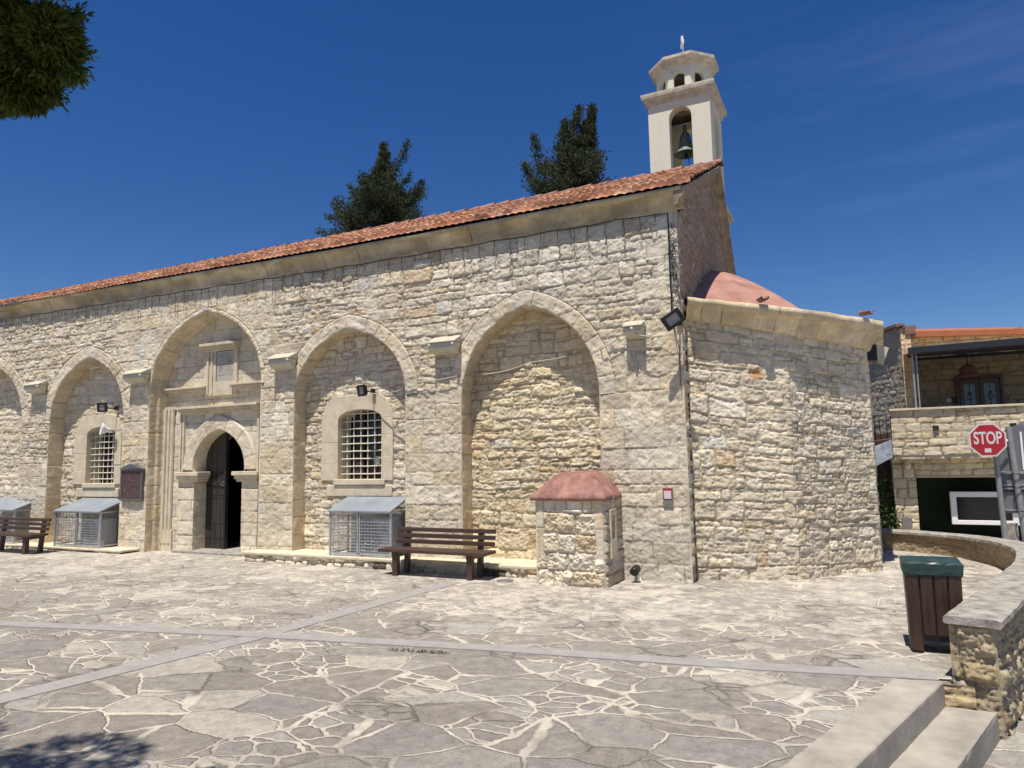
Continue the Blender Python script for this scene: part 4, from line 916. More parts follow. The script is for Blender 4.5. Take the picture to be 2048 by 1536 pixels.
def ac_unit(x0, x1, yf, z0, z1, label, logo=True):
    a = thing('air_conditioner', label, 'air conditioner', ((x0+x1)/2, yf+.15, z0), 'outdoor air conditioner units in the cages')
    MB().box(x0, x1, yf, yf+.28, z0, z1).build('casing', M['ac'], a, bevel=.012)
    for x in (x0+.1, x1-.14): MB().box(x, x+.05, yf-.01, yf+.29, z0-.035, z0-.0).build('foot', M['black'], a)
    cx_ = x0+(x1-x0)*.36; cz = (z0+z1)/2; rd = min((z1-z0)*.44, .27)
    V = [(cx_, yf-.004, cz)]+[(cx_+rd*math.cos(q), yf-.004, cz+rd*math.sin(q)) for q in np.linspace(0, 2*math.pi, 33)[:-1]]
    MB().add(V, [(0, 1+i, 1+(i+1) % 32) for i in range(32)]).build('fan_opening', M['steelgrey'], a)
    g = MB()
    for k in range(3, 10, 2): g.tube([(cx_+rd*k/9*math.cos(q), yf-.02, cz+rd*k/9*math.sin(q)) for q in np.linspace(0, 2*math.pi, 31)], .004, 4, cap=False)
    for k in range(20):
        q = 2*math.pi*k/20; g.tube([(cx_+rd*.16*math.cos(q), yf-.02, cz+rd*.16*math.sin(q)), (cx_+rd*.6*math.cos(q+.22), yf-.024, cz+rd*.6*math.sin(q+.22)), (cx_+rd*math.cos(q+.35), yf-.012, cz+rd*math.sin(q+.35))], .003, 4, cap=False)
    g.build('fan_grille', M['galv'], a)
    if logo:
        lx, lz = x1-.15, z1-.14; g = MB(); g.tube([(lx+.03*math.cos(q), yf-.004, lz+.03*math.sin(q)) for q in np.linspace(.3, 5.6, 16)], .008, 5); g.box(lx, lx+.03, yf-.008, yf-.002, lz-.006, lz+.006); g.build('emblem', M['black'], a)
        text_mesh('lettering', 'GREE', .055, 0, M['black'], Matrix.Translation((lx, yf-.004, lz-.085)) @ Matrix.Rotation(R(90), 4, 'X'), a)
    return a
cage(-8.15, -6.90, 9.66, 10.14, .18, .92, 1.12, 'wire mesh cage with zinc roof under the window right of the church door')
ac_unit(-7.72, -6.98, 9.80, .215, .80, 'grey white air conditioner in the wire cage right of the church door')
cage(-15.60, -14.12, 9.62, 10.22, .08, .82, 1.05, 'wire mesh cage with zinc roof under the window left of the church door')
ac_unit(-14.92, -14.22, 9.78, .115, .66, 'grey white air conditioner in the wire cage left of the church door')
cage(-18.60, -17.08, 9.62, 10.22, .08, .82, 1.05, 'wire mesh cage with zinc roof cut by the left edge of the photo')
ac_unit(-18.0, -17.3, 9.78, .115, .66, 'grey white air conditioner in the leftmost wire cage')

# ------------------------------------------------------------ beige lantern boxes and floodlights
def fixture(x0, x1, z0, z1, label):
    f = thing('wall_light', label, 'wall light', ((x0+x1)/2, WY-.1, (z0+z1)/2), 'beige box wall lights on the church')
    y = WY-.03; h = z1-z0
    MB().add([(x0,y,z1),(x1,y,z1),(x1-.01,y-.20,z0+h*.66),(x0+.01,y-.20,z0+h*.66),(x0,y,z0+h*.62),(x1,y,z0+h*.62),(x1-.01,y-.20,z0+h*.60),(x0+.01,y-.20,z0+h*.60)],
             [(0,3,2,1),(4,5,6,7),(3,7,6,2),(0,4,7,3),(1,2,6,5),(0,1,5,4)]).build('hood', M['beige'], f, bevel=.004)
    MB().add([(x0+.01,y,z0+h*.58),(x1-.01,y,z0+h*.58),(x1-.01,y-.17,z0+h*.585),(x0+.01,y-.17,z0+h*.585),(x0+.05,y,z0),(x1-.05,y,z0),(x1-.03,y-.10,z0+h*.12),(x0+.03,y-.10,z0+h*.12),(x1-.01,y-.17,z0+h*.34),(x0+.01,y-.17,z0+h*.34)],
             [(0,1,2,3),(3,2,8,9),(9,8,6,7),(7,6,5,4),(0,3,9,7,4),(1,5,6,8,2),(0,4,5,1)]).build('housing', M['beige'], f, bevel=.004)
    mb = MB()
    for x in ((x0+.03, x1-.05) if x1-x0 > .4 else ((x0+x1)/2,)): mb.tube([(x, y-.17, z0+h*.5), (x, y-.215, z0+h*.5)], .017, 8)
    mb.build('screw_knob', M['white'], f)
    return f
fixture(-17.25, -16.64, 3.45, 3.75, 'beige box wall light between the two leftmost arches')
fixture(-13.80, -13.16, 3.46, 3.77, 'beige box wall light just left of the big portal arch')
fixture(-9.74, -9.18, 3.46, 3.77, 'beige box wall light just right of the big portal arch')
fixture(-6.22, -5.70, 3.45, 3.76, 'beige box wall light between the two rightmost arches')
fixture(-2.94, -2.64, 3.42, 3.69, 'small narrow beige wall light on the corner pier right of all arches')
fa = thing('wall_light', 'beige box wall light sticking out behind the round of the apse', 'wall light', (.35, 12.5, 3.2), 'beige box wall lights on the church')
MB().add([(.22,12.3,3.16),(.36,12.3,3.16),(.36,12.62,3.16),(.22,12.62,3.16),(.22,12.3,3.40),(.36,12.3,3.40),(.36,12.62,3.40),(.22,12.62,3.40)],[(3,2,1,0),(4,5,6,7),(0,1,5,4),(1,2,6,5),(2,3,7,6),(3,0,4,7)]).build('housing', M['black'], fa)
MB().add([(.36,12.28,3.14),(.44,12.28,3.10),(.53,12.30,3.33),(.36,12.28,3.40),(.36,12.64,3.14),(.44,12.64,3.10),(.53,12.66,3.33),(.36,12.64,3.40)],[(0,1,2,3),(7,6,5,4),(0,4,5,1),(1,5,6,2),(2,6,7,3),(3,7,4,0)]).build('hood', M['beige'], fa, bevel=.004)
def flood(c, yaw, pitch, wd, hg, wall_y, label, roll=0):
    f = thing('floodlight', label, 'floodlight', c, 'black framed floodlights on the church')
    m = Matrix.Translation(c) @ Matrix.Rotation(R(yaw), 4, 'Z') @ Matrix.Rotation(R(pitch), 4, 'X') @ Matrix.Rotation(R(roll), 4, 'Y')
    def put(mb): mb.v = [tuple(m @ Vector(p)) for p in mb.v]; return mb
    put(MB().ring([(-wd*.30,-hg*.30),(-wd*.30,hg*.30),(wd*.30,hg*.30),(wd*.30,-hg*.30)], [(-wd/2,-hg/2),(-wd/2,hg/2),(wd/2,hg/2),(wd/2,-hg/2)], -.025, .01, closed=True)).build('lamp_frame', M['black'], f, bevel=.003)
    put(MB().box(-wd*.31, wd*.31, -.010, -.004, -hg*.31, hg*.31)).build('lamp_glass', M['ledglass'], f)
    mb = put(MB().box(-wd*.42, wd*.42, .011, .04, -hg*.42, hg*.42)); 
    for i in range(7): put2 = MB().box(-wd*.38+i*wd*.12, -wd*.36+i*wd*.12, .041, .062, -hg*.38, hg*.38); put(put2); mb.add(put2.v, put2.f)
    mb.build('lamp_back', M['black'], f)
    b = m @ Vector((0, .04, 0)); mb = MB().tube([b, (b.x+.03, (b.y+wall_y)/2, b.z-.02), (b.x+.04, wall_y+.01, b.z-.01)], .012, 6); mb.box(b.x+.0, b.x+.08, wall_y-.02, wall_y+.02, b.z-.05, b.z+.04); mb.build('bracket', M['black'], f)
    return f
flood((-7.70, 9.92, 2.97), -14, 10, .20, .20, 10.17, 'black square floodlight above the window right of the church door')
flood((-14.66, 9.92, 3.02), 18, 8, .22, .20, 10.22, 'black square floodlight above the window left of the church door')
flood((-2.18, 9.64, 3.60), 22, 16, .29, .21, 9.93, 'black floodlight tilted sideways at the top of the corner pier', roll=-34)
hn = thing('horn_loudspeaker', 'round grey horn loudspeaker hanging before the grille of the left window', 'loudspeaker', (-14.3, 9.85, 2.5))
mb = MB(); V = [] ; 
mb.lathe([(.001,0),(.05,0),(.055,.10),(.09,.15),(.125,.20),(.135,.22),(.125,.225),(.10,.17),(.04,.15),(.001,.15)], 0, 0, 24); mtx = Matrix.Translation((-14.25, 9.90, 2.50)) @ Matrix.Rotation(R(-28), 4, 'Z') @ Matrix.Rotation(R(80), 4, 'X'); mb.v = [tuple(mtx @ Vector(p)) for p in mb.v]; mb.build('horn', M['white'], hn, smooth=True)
MB().tube([(-14.25,9.95,2.50),(-14.2,10.1,2.54),(-14.2,10.26,2.56)], .014, 6).build('bracket', M['pole'], hn)

nb = thing('notice_board', 'maroon wooden notice board with small gabled cap left of the church door', 'notice board', (-13.58, WY-.03, 1.35))
MB().box(-13.90,-13.27,WY-.060,WY-.015,1.05,1.66).build('board', M['board'], nb, bevel=.005)
MB().ring([(-13.88,1.07),(-13.88,1.64),(-13.29,1.64),(-13.29,1.07)], [(-13.92,1.03),(-13.92,1.68),(-13.25,1.68),(-13.25,1.03)], WY-.070, WY-.014, closed=True).build('board_frame', M['boardcap'], nb, bevel=.003)
MB().prism([(-13.95,1.685),(-13.22,1.685),(-13.585,1.79)], WY-.10, WY-.012).build('board_cap', M['boardcap'], nb)
mb = MB()
for i in range(26):
    x = random.uniform(-13.85,-13.35); z = random.uniform(1.10,1.60); mb.obox((x, WY-.0605, z), (random.uniform(.02,.07),0,random.uniform(-.02,.02)), (0,.002,0), (0,0,.004))
mb.build('scratches', M['coping'], nb)
pq = thing('wall_plaque', 'small red and white plaque on the corner pier', 'plaque', (-2.42, WY-.03, 1.18))
MB().box(-2.49,-2.35,WY-.040,WY-.012,1.06,1.29).build('plate', M['steelgrey'], pq, bevel=.003)
MB().box(-2.48,-2.36,WY-.045,WY-.0402,1.13,1.28).build('red_field', M['red'], pq)
MB().box(-2.47,-2.37,WY-.048,WY-.0452,1.14,1.25).build('white_field', M['signwhite'], pq)
sl = thing('ground_spotlight', 'black ground spotlight on a short grey tube at the foot of the corner pier', 'spotlight', (-2.85, 9.75, 0))
MB().tube([(-2.88,9.80,.0),(-2.88,9.80,.16)], .024, 8).build('stand', M['pole'], sl); MB().tube([(-2.79,9.76,.0),(-2.86,9.79,.16)], .010, 6).build('conduit', M['white'], sl)
MB().tube([(-2.88,9.70,.145),(-2.88,9.72,.155),(-2.88,9.84,.18)], .062, 12).build('lamp_head', M['black'], sl, bevel=.006)
for (x, y, r, l) in ((-4.65,9.27,.12,'round steel drain cover in the paving between bench and well house'), (-8.6,7.45,.16,'worn round manhole cover in the paving before the church door')):
    tag(MB().lathe([(.001,.012),(r*.8,.012),(r*.82,.008),(r*.9,.008),(r,.012),(r*1.02,.001)], x, y, 28).build('drain_cover', M['steelgrey'] if r < .15 else M['coping']), l, 'drain cover')

# strings of fairy lights below the eaves, cables
mb = MB(); x = -23.0; pts = []
while x < -2.25: pts.append((x, WY-.07, 5.235+float(dz(np.array(x)))-.03*abs(math.sin(x*3.1)))); x += .25
pts.append((-2.24, WY-.08, 5.20)); mb.tube(pts, .009, 4)
x = -22.8
while x < -2.3:
    L2 = random.choice((.16,.25,.36,.5,.62,.3)); z = 5.22+float(dz(np.array(x))); p = [(x, WY-.075, z)]; m2 = int(L2/.035)
    for i in range(m2): p.append((x+random.uniform(-.022,.022)*min(1, i/3), WY-.07+random.uniform(-.015,.01), z-(i+1)*.035))
    mb.tube(p, .0055, 3); x += random.uniform(.19,.30)
p = []; z = 5.2
while z > 3.75: p.append((-2.24+random.uniform(-.006,.006), WY-.09, z)); z -= .12
mb.tube(p, .011, 4)
for k in range(70):
    z = random.uniform(3.9,5.1); x = -2.19+random.uniform(-.05,.07); mb.tube([(x, WY-.07, z), (x+random.uniform(-.05,.05), WY-.09, z-.05), (x+random.uniform(-.05,.05), WY-.07, z-.10)], .0045, 3)
mb.tube([(-2.24,WY-.09,3.8),(-2.20,WY-.10,3.45),(-2.16,WY-.07,3.2),(-2.17,WY-.06,2.7)], .006, 4)
tag(mb.build('string_lights', M['black']), 'black icicle string lights hanging in strands below the eaves cornice', 'string lights')
mb = MB(); 
def sag(a, b, s_, n=9): return [tuple(np.array(a)*(1-t)+np.array(b)*t-np.array((0,0,s_*4*t*(1-t)))) for t in np.linspace(0, 1, n)]
mb.tube(sag((-7.64,10.10,2.93),(-6.86,9.90,2.93),.03)+sag((-6.80,9.88,3.05),(-5.80,9.87,3.08),.03)+sag((-5.66,10.1,3.13),(-4.62,10.16,3.24),.06)+sag((-4.55,10.16,3.25),(-3.42,10.12,3.36),.02)+sag((-3.3,9.87,3.32),(-2.92,9.86,3.55),.03), .009, 5)
mb.tube(sag((-2.78,9.78,3.5),(-2.3,9.72,3.55),.10), .007, 5)
tag(mb.build('wall_cable', M['cable']), 'thin pale cable strung across the two right arches', 'cable')

# ------------------------------------------------------------ litter bin
bn = thing('litter_bin', 'brown slatted wooden litter bin with a green plastic liner beside the low wall', 'litter bin', (.49, 7.3, 0))
a0 = math.radians(2); 
def bw(x, y, z): f = .93+.07*z/.77; cxb, cyb = .50, 7.36; xx = cxb+(x-.5)*f; yy = cyb+(y-7.36)*f; return (xx, yy, z)
def bbox(x0, x1, y0, y1, z0, z1, name, m):
    mb = MB().box(x0, x1, y0, y1, z0, z1); mb.v = [bw(*p) for p in mb.v]; return mb.build(name, m, bn, bevel=.004)
X0, X1, Y0_, Y1_ = .292, .722, 7.155, 7.56; wq = (X1-X0)/4
for i in range(4): bbox(X0+i*wq+.007, X0+(i+1)*wq-.007, Y0_, Y0_+.022, .02 if i in (0, 3) else .155, .705, 'slat', M['bin'])
for i in range(4): bbox(X0+i*wq+.007, X0+(i+1)*wq-.007, Y1_-.022, Y1_, .02 if i in (0, 3) else .155, .705, 'slat', M['bin'])
wy_ = (Y1_-Y0_-.05)/3
for s_ in (X0, X1-.022):
    for i in range(3): bbox(s_, s_+.022, Y0_+.025+i*wy_+.006, Y0_+.025+(i+1)*wy_-.006, .02 if i != 1 else .155, .705, 'slat', M['bin'])
mb = MB(); mb.box(X0+.03, X1-.03, Y0_+.03, Y1_-.03, .10, .66); mb.v = [bw(*p) for p in mb.v]; mb.build('liner_bag', M['black'], bn)
n = 40; V = []; F = []
prof = [(.0,.655),(.012,.665),(.014,.70),(.015,.755),(.008,.770),(-.03,.772),(-.07,.768),(-.13,.766),(-.19,.764)]
for o, z in prof:
    for k in range(n):
        f = k/n*4; s_ = int(f); t = f-s_; cs = [(X0-o,Y0_-o),(X1+o,Y0_-o),(X1+o,Y1_+o),(X0-o,Y1_+o)]; p = Vector(cs[s_]).lerp(Vector(cs[(s_+1) % 4]), t); j = random.uniform(-.003,.003)
        V.append(bw(p.x+j, p.y+random.uniform(-.003,.003), z+random.uniform(-.002,.002)))
for i in range(len(prof)-1):
    for k in range(n): F.append((i*n+k, i*n+(k+1) % n, (i+1)*n+(k+1) % n, (i+1)*n+k))
F.append(tuple((len(prof)-1)*n+k for k in range(n)))
MB().add(V, F).build('plastic_liner', M['liner'], bn)

# ------------------------------------------------------------ low boundary wall
lw = thing('low_stone_wall', 'low curving rubble wall with a flat weathered coping at the plaza edge', 'wall', (.7, 6.4, -.4))
ip = np.array(inner); 
def spl(p, st):
    s = np.concatenate([[0], np.cumsum(np.linalg.norm(np.diff(p, axis=0), axis=1))]); t = np.linspace(0, s[-1], int(s[-1]/st)+1); a = np.stack([np.interp(t, s, p[:,0]), np.interp(t, s, p[:,1])], 1)
    for _ in range(60):
        a[1:-1] = (a[:-2]+a[2:]+2*a[1:-1])/4
    return a
cl = spl(ip, .05); t = np.gradient(cl, axis=0); t /= np.linalg.norm(t, axis=1)[:, None]; nn2 = np.stack([t[:,1], -t[:,0]], 1); uu_ = np.arange(len(cl))*.05; TW_ = .27
toph = np.interp(uu_, [0, 4, 8, 12], [.475, .45, .34, .32])
def wallface(off, sign, z0, name, seed, st, tint=(1,1,1), warm=1):
    zf = np.linspace(0, 1, 64 if z0 < -.1 else 40); uf = axis(0, uu_[-1], .016); U, Zf = np.meshgrid(uf, zf); tp = np.interp(U, uu_, toph)-.05; ZZ = z0+(tp-z0)*Zf
    Hh, Co = masonry(U, ZZ, st, seed); Hh = Hh*sm(U/.04); bx_ = np.interp(U, uu_, cl[:,0]); by_ = np.interp(U, uu_, cl[:,1]); nx = np.interp(U, uu_, nn2[:,0]); ny = np.interp(U, uu_, nn2[:,1])
    grid(name, np.stack([bx_+nx*(off+sign*Hh), by_+ny*(off+sign*Hh), ZZ], -1), Co*np.array(tint), M['stone'], lw)
wallface(TW_, 1, -.40, 'outer_face', 221, dict(RUB, h=.13, w=.20, amp=.024, R=.022, rough=.034, pal='warm'), (.70,.66,.58))
wallface(0, -1, -.03, 'inner_face', 223, dict(SMOOTH, amp=.003, rough=.018, h=.5, w=1.4, warp=.05), (.60,.53,.45))
xe = axis(-.03, TW_+.0, .012); ze_ = axis(-.40, toph[0]-.05, .012); XX, ZZ = np.meshgrid(xe, ze_); Hh, Co = masonry(XX, ZZ, dict(RUB, h=.17, w=.26, amp=.022, R=.02, rough=.036, split=.3, pal='warm'), 225); d0 = t[0]; n0 = nn2[0]
ed = sm(np.minimum(XX+.03, TW_-XX)/.035)
MB().obox((cl[0,0]+n0[0]*(TW_/2)+d0[0]*.3, cl[0,1]+n0[1]*(TW_/2)+d0[1]*.3, 0), (n0[0]*(TW_-.01), n0[1]*(TW_-.01), 0), (d0[0]*.58, d0[1]*.58, 0), (0,0,.80)).build('wall_core', M['dark_stone'], lw)
grid('end_face', np.stack([cl[0,0]+n0[0]*XX-d0[0]*(Hh*ed), cl[0,1]+n0[1]*XX-d0[1]*(Hh*ed), ZZ], -1), Co*np.array((.66,.62,.54)), M['stone'], lw)
XX, ZZ = np.meshgrid(axis(.44, .66, .012), axis(-.42, -.012, .012)); Hh, Co = masonry(XX, ZZ, dict(RUB, h=.2, w=.3, amp=.015), 227)
grid('wall_footing', np.stack([XX, 6.345-Hh, ZZ], -1), Co*np.array((.68,.62,.50)), M['stone'], lw)
V = []; F = []; i0 = -1
def cop(k, o, z, ext=0): return (cl[k,0]+nn2[k,0]*o-t[k,0]*ext, cl[k,1]+nn2[k,1]*o-t[k,1]*ext, z)
ks_ = list(range(0, len(cl), 2))
prc = [(-.045,-.05),(-.055,-.035),(-.05,0),(-.02,.008),(TW_+.02,.008),(TW_+.05,0),(TW_+.055,-.035),(TW_+.04,-.05)]
for k in ks_: V += [cop(k, o+random.uniform(-.004,.004), toph[k]+z+random.uniform(-.002,.002), .05 if k == 0 else 0) for o, z in prc]
m8 = len(prc)
for i in range(len(ks_)-1):
    for q in range(m8): F.append((i*m8+q, i*m8+(q+1) % m8, (i+1)*m8+(q+1) % m8, (i+1)*m8+q))
F.append(tuple(range(m8))[::-1]); F.append(tuple(range((len(ks_)-1)*m8, len(ks_)*m8)))
MB().add(V, F).build('coping', M['coping'], lw)

# ------------------------------------------------------------ stop sign and the backs of road signs
sg = thing('stop_sign', 'red octagonal stop sign on a grey pole in front of the modern stone house', 'stop sign', (2.12, 15.2, -.4))
cS = Vector((2.07, 15.0, 1.915)); rS = .287; axx = Vector((.985,.17,0)); nS = Vector((.17,-.985,0)); 
def op(r, d, sc_=1): return [tuple(cS+axx*(r*math.cos(R(22.5+45*k)))+Vector((0,0,r*math.sin(R(22.5+45*k))))+nS*d) for k in range(8)]
for r, d0_, d1_, nm, mm_ in ((.315,0,.012,'sign_border','signwhite'), (.285,.0122,.0150,'sign_face','red')):
    V = op(r, d0_)+op(r, d1_); MB().add(V, [tuple(range(8)), tuple(range(15, 7, -1))]+[(i, (i+1) % 8, 8+(i+1) % 8, 8+i) for i in range(8)]).build(nm, M[mm_], sg)
mt = Matrix.Translation(cS+nS*.0165+Vector((0,0,-.065))) @ Matrix(((axx.x,0,nS.x,0),(axx.y,0,nS.y,0),(0,1,0,0),(0,0,0,1))) @ Matrix.Diagonal((.61,1,1,1))
text_mesh('lettering', 'STOP', .30, .007, M['signwhite'], mt, sg)
c2 = cS+Vector((-.01,0,-.185))+nS*.017; MB().obox(c2, axx*.10, nS*.002, Vector((0,0,.07))).build('sticker', M['signwhite'], sg, bevel=.004)
MB().tube([(2.24,15.2,-.40),(2.20,15.2,1.72)], .045, 12).build('pole', M['pole'], sg)
MB().tube([(2.1,15.08,1.88),(2.40,15.22,1.90)], .02, 8).build('sign_bracket', M['white'], sg)
rs = thing('road_sign', 'grey backs of road sign panels clamped to tall poles behind the stop sign', 'road sign', (2.5, 15.3, -.4))
MB().tube([(2.56,15.28,-.40),(2.44,15.28,2.14)], .05, 12).build('pole', M['pole'], rs)
mb = MB().add([(2.24,15.34,2.02),(2.66,15.34,2.22),(2.74,15.34,1.36),(2.30,15.34,1.36)], [(0,1,2,3)]); MB().prism([(2.24,1.36),(2.24,2.02),(2.68,2.22),(2.76,1.36)], 15.34, 15.36).build('sign_panel', M['signgrey'], rs, bevel=.003)
MB().box(2.26,3.1,15.34,15.36,1.02,1.33).build('sign_panel', M['signgrey'], rs, bevel=.003)
MB().box(2.27,3.1,15.34,15.36,.62,1.0).build('sign_panel', M['signgrey'], rs, bevel=.003)
mb = MB()
for z in (1.31, 1.10, 1.04, .66): mb.box(2.20,3.05,15.30,15.335,z,z+.028)
mb.build('panel_rail', M['pole'], rs)
for z in (1.31, 1.07, .66):
    for x in (2.23, 2.48): mb = MB(); mb.tube([(x+.055*math.cos(q), 15.24+.055*math.sin(q), z) for q in np.linspace(0, 2*math.pi, 13)], .010, 5, cap=False); mb.build('clamp', M['iron'], rs)
MB().box(2.60,2.63,15.30,15.33,1.38,2.05).build('white_edge_strip', M['white'], rs)
MB().box(2.28,2.46,15.36,15.40,-.40,.44).build('cabinet', M['coping'], rs, bevel=.006)

# ------------------------------------------------------------ modern stone house
hs_o = thing('modern_stone_house', 'modern stone clad house with a dark roofed veranda above a garage opening', 'house', (3, 20, -.4))
CL = dict(ASH, h=.19, hv=.35, w=.33, wv=.55, warp=.03, amp=.010, R=.014, rough=.014, joint=.006, split=.22, shear=.2, tilt=.05, mort=(.46,.39,.28), pal='pale')
def face_y(x0, x1, z0, z1, y, seed, name, par, st=CL, tint=(.98,.965,.92), step=.024):
    x_ = axis(x0, x1, step); z_ = axis(z0, z1, step); XX, ZZ = np.meshgrid(x_, z_); Hh, Co = masonry(XX, ZZ, st, seed); grid(name, np.stack([XX, y-Hh, ZZ], -1), Co*np.array(tint), M['stone'], par)
face_y(.74, 9, 1.66, 2.70, 19.0, 241, 'veranda_parapet', hs_o)
MB().box(.72,9,18.93,19.25,2.705,2.755).build('parapet_coping', M['pale_stone'], hs_o, bevel=.008)
MB().box(.76,9,19.02,22.0,1.58,1.70).build('veranda_floor', M['pale_stone'], hs_o)
face_y(.72, 1.19, -.42, 1.60, 19.42, 243, 'garage_pillar', hs_o); face_y(1.19, 9, 1.16, 1.60, 19.42, 245, 'lintel_wall', hs_o); face_y(6.0, 9, -.42, 1.16, 19.42, 247, 'garage_pillar', hs_o)
MB().box(.74,1.18,19.44,20.4,-.42,1.6).build('pillar_core', M['pale_stone'], hs_o)
MB().box(1.18,6.0,19.45,19.50,1.13,1.60).build('lintel_soffit', M['pale_stone'], hs_o)
MB().box(1.18,6.2,20.35,20.40,-.42,1.6).build('garage_screen', M['hedge'], hs_o)
wf = MB().ring([(1.98,.15),(1.98,.68),(3.04,.68),(3.04,.15)], [(1.86,.05),(1.86,.80),(3.16,.80),(3.16,.05)], 19.50, 19.66, closed=True).build('white_window', M['white'], hs_o, bevel=.01)
MB().box(1.97,3.05,19.60,19.63,.14,.69).build('window_pane', M['glass'], wf); MB().box(1.90,3.12,19.66,20.35,.08,.77).build('window_box', M['dark'], wf)
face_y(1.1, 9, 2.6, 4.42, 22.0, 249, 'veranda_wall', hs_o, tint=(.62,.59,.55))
dr = MB().ring([(2.50,1.7),(2.50,3.62),(3.40,3.62),(3.40,1.7)], [(2.43,1.7),(2.43,3.70),(3.47,3.70),(3.47,1.7)], 21.86, 21.98).build('house_door', M['wooddoor'], hs_o, bevel=.008)
for x0 in (2.51, 2.96):
    MB().ring([(x0+.09,2.0),(x0+.09,3.48),(x0+.35,3.48),(x0+.35,2.0)], [(x0,1.7),(x0,3.61),(x0+.43,3.61),(x0+.43,1.7)], 21.89, 21.94, closed=True).build('door_panel', M['wooddoor'], dr)
    MB().box(x0+.085, x0+.355, 21.925, 21.93, 1.99, 3.49).build('door_glass', M['blueglass'], dr)
    mb = MB(); xc_ = x0+.22
    for z in np.arange(2.1, 3.4, .33):
        for s_ in (-1, 1): mb.tube([(xc_+s_*.075*math.sin(q)*(1-q/9), 21.915, z+.035*q-.02*math.cos(q)) for q in np.linspace(0, 6, 14)], .008, 4)
    mb.tube([(xc_,21.915,2.0),(xc_,21.915,3.48)], .006, 4); mb.build('door_scrollwork', M['iron'], dr)
MB().tube([(2.53,21.84,2.55),(2.53,21.84,3.05)], .014, 6).build('door_handle', M['pole'], dr)
MB().box(2.20,2.30,21.95,21.98,3.04,3.14).build('switch_box', M['white'], hs_o); MB().box(2.33,2.45,21.93,21.98,3.02,3.16).build('doorbell', M['black'], hs_o, bevel=.01)
vr = MB().add([(1.20,18.85,4.03),(9,18.85,4.10),(9,18.85,4.27),(1.20,18.85,4.17),(1.20,18.93,4.03),(9,18.93,4.10),(9,18.93,4.27),(1.20,18.93,4.17)],[(0,1,2,3),(7,6,5,4),(0,4,5,1),(1,5,6,2),(2,6,7,3),(3,7,4,0)]).build('veranda_roof', M['fascia'], hs_o)
mb = MB(); n = 130; V = []
for i in range(n+1):
    x = 1.22+7.7*i/n; z = .012*(i % 2); V += [(x, 18.94, 4.06+z+(x-1.2)*.009), (x, 21.97, 4.36+z)]
mb.add(V, [(2*i, 2*i+1, 2*i+3, 2*i+2) for i in range(n)]); mb.build('corrugated_sheet', M['corr'], vr)
mb = MB(); mb.box(1.25,9,19.9,19.96,4.06,4.12); mb.box(1.25,9,21.2,21.26,4.12,4.2); mb.build('roof_purlin', M['fascia'], vr)
mb = MB(); mb.box(1.27,1.31,19.02,19.06,2.76,4.04); mb.box(1.35,1.38,19.02,19.05,2.76,4.04); mb.build('veranda_post', M['pole'], hs_o)
face_y(1.45, 9, 4.45, 5.12, 23.6, 251, 'upper_wall', hs_o, tint=(1.0,.86,.68))
MB().add([(1.5,23.4,5.08),(9,23.4,4.6),(9,23.4,4.72),(1.5,23.4,5.24),(1.5,24.6,5.08),(9,24.6,4.6),(9,24.6,4.9),(1.5,24.6,5.5)],[(0,1,2,3),(7,6,5,4),(0,4,5,1),(1,5,6,2),(2,6,7,3),(3,7,4,0)]).build('orange_roof', M['orange'], hs_o)
MB().box(1.3,9,22.05,23.5,-.42,4.4).build('house_core', M['pale_stone'], hs_o)
for x in (1.64, 3.12): MB().box(x-.06, x+.06, 18.945, 18.975, 2.22, 2.33).build('drain_hole', M['dark'], hs_o)
wlmp = thing('wall_lamp', 'small pale wall lamp under the balcony of the modern house', 'lamp', (1.02, 19.35, 1.42)); MB().lathe([(.001,1.50),(.05,1.50),(.09,1.42),(.06,1.34),(.001,1.32)], 1.02, 19.27, 12).build('lamp_shade', M['ivory'], wlmp); MB().box(.99,1.05,19.3,19.42,1.42,1.48).build('lamp_arm', M['ivory'], wlmp)
tag(MB().box(.82,1.04,19.33,19.39,-.02,.20).build('meter_box', M['steelgrey'], bevel=.006), 'square grey metal meter box low on the garage pillar', 'meter box')
bl2 = thing('pendant_lamp', 'brown bell shaped clay pendant lamp hanging in the veranda before the door', 'lamp', (2.56, 20.5, 3.6)); MB().lathe([(.001,3.86),(.10,3.85),(.16,3.78),(.18,3.68),(.22,3.60),(.28,3.53),(.27,3.53),(.20,3.60),(.15,3.70),(.001,3.80)], 2.56, 20.5, 24).build('lamp_shade', M['terracotta_lamp'], bl2, smooth=True)
MB().tube([(2.56,20.5,3.84),(2.56,20.5,4.18)], .012, 6).build('lamp_rod', M['iron'], bl2)
# stair side, railing, dark passage
st_ = thing('outdoor_stair', 'narrow stair with black railing and blue white side left of the modern house', 'stair', (.5, 19.3, -.4))
MB().prism([(.30,1.86),(.73,2.04),(.73,1.62),(.30,1.38)], 19.05, 19.25).build('painted_side', M['bluewhite'], st_, bevel=.008)
for k in range(5): MB().box(-.30+k*.21, -.09+k*.21, 19.27, 20.4, 1.15+k*.16, 1.31+k*.16).build('step', M['coping'], st_)
mb = MB()
for a, b in (((.36,2.56),(.42,2.63)), ((.42,2.63),(.74,2.66)), ((.37,2.52),(.74,2.54)), ((.40,2.02),(.74,2.06))): mb.tube([(a[0],19.1,a[1]),(b[0],19.1,b[1])], .014, 6)
for x in (.40, .50, .65, .735): mb.tube([(x,19.1,2.04),(x,19.1,2.60)], .011, 6)
mb.tube([(.37,19.1,2.56),(.38,19.1,1.9)], .014, 6); mb.build('railing', M['iron'], st_)
MB().box(-1.5,.73,20.5,20.6,-.42,2.2).build('passage_wall', M['wooddoor'], st_)

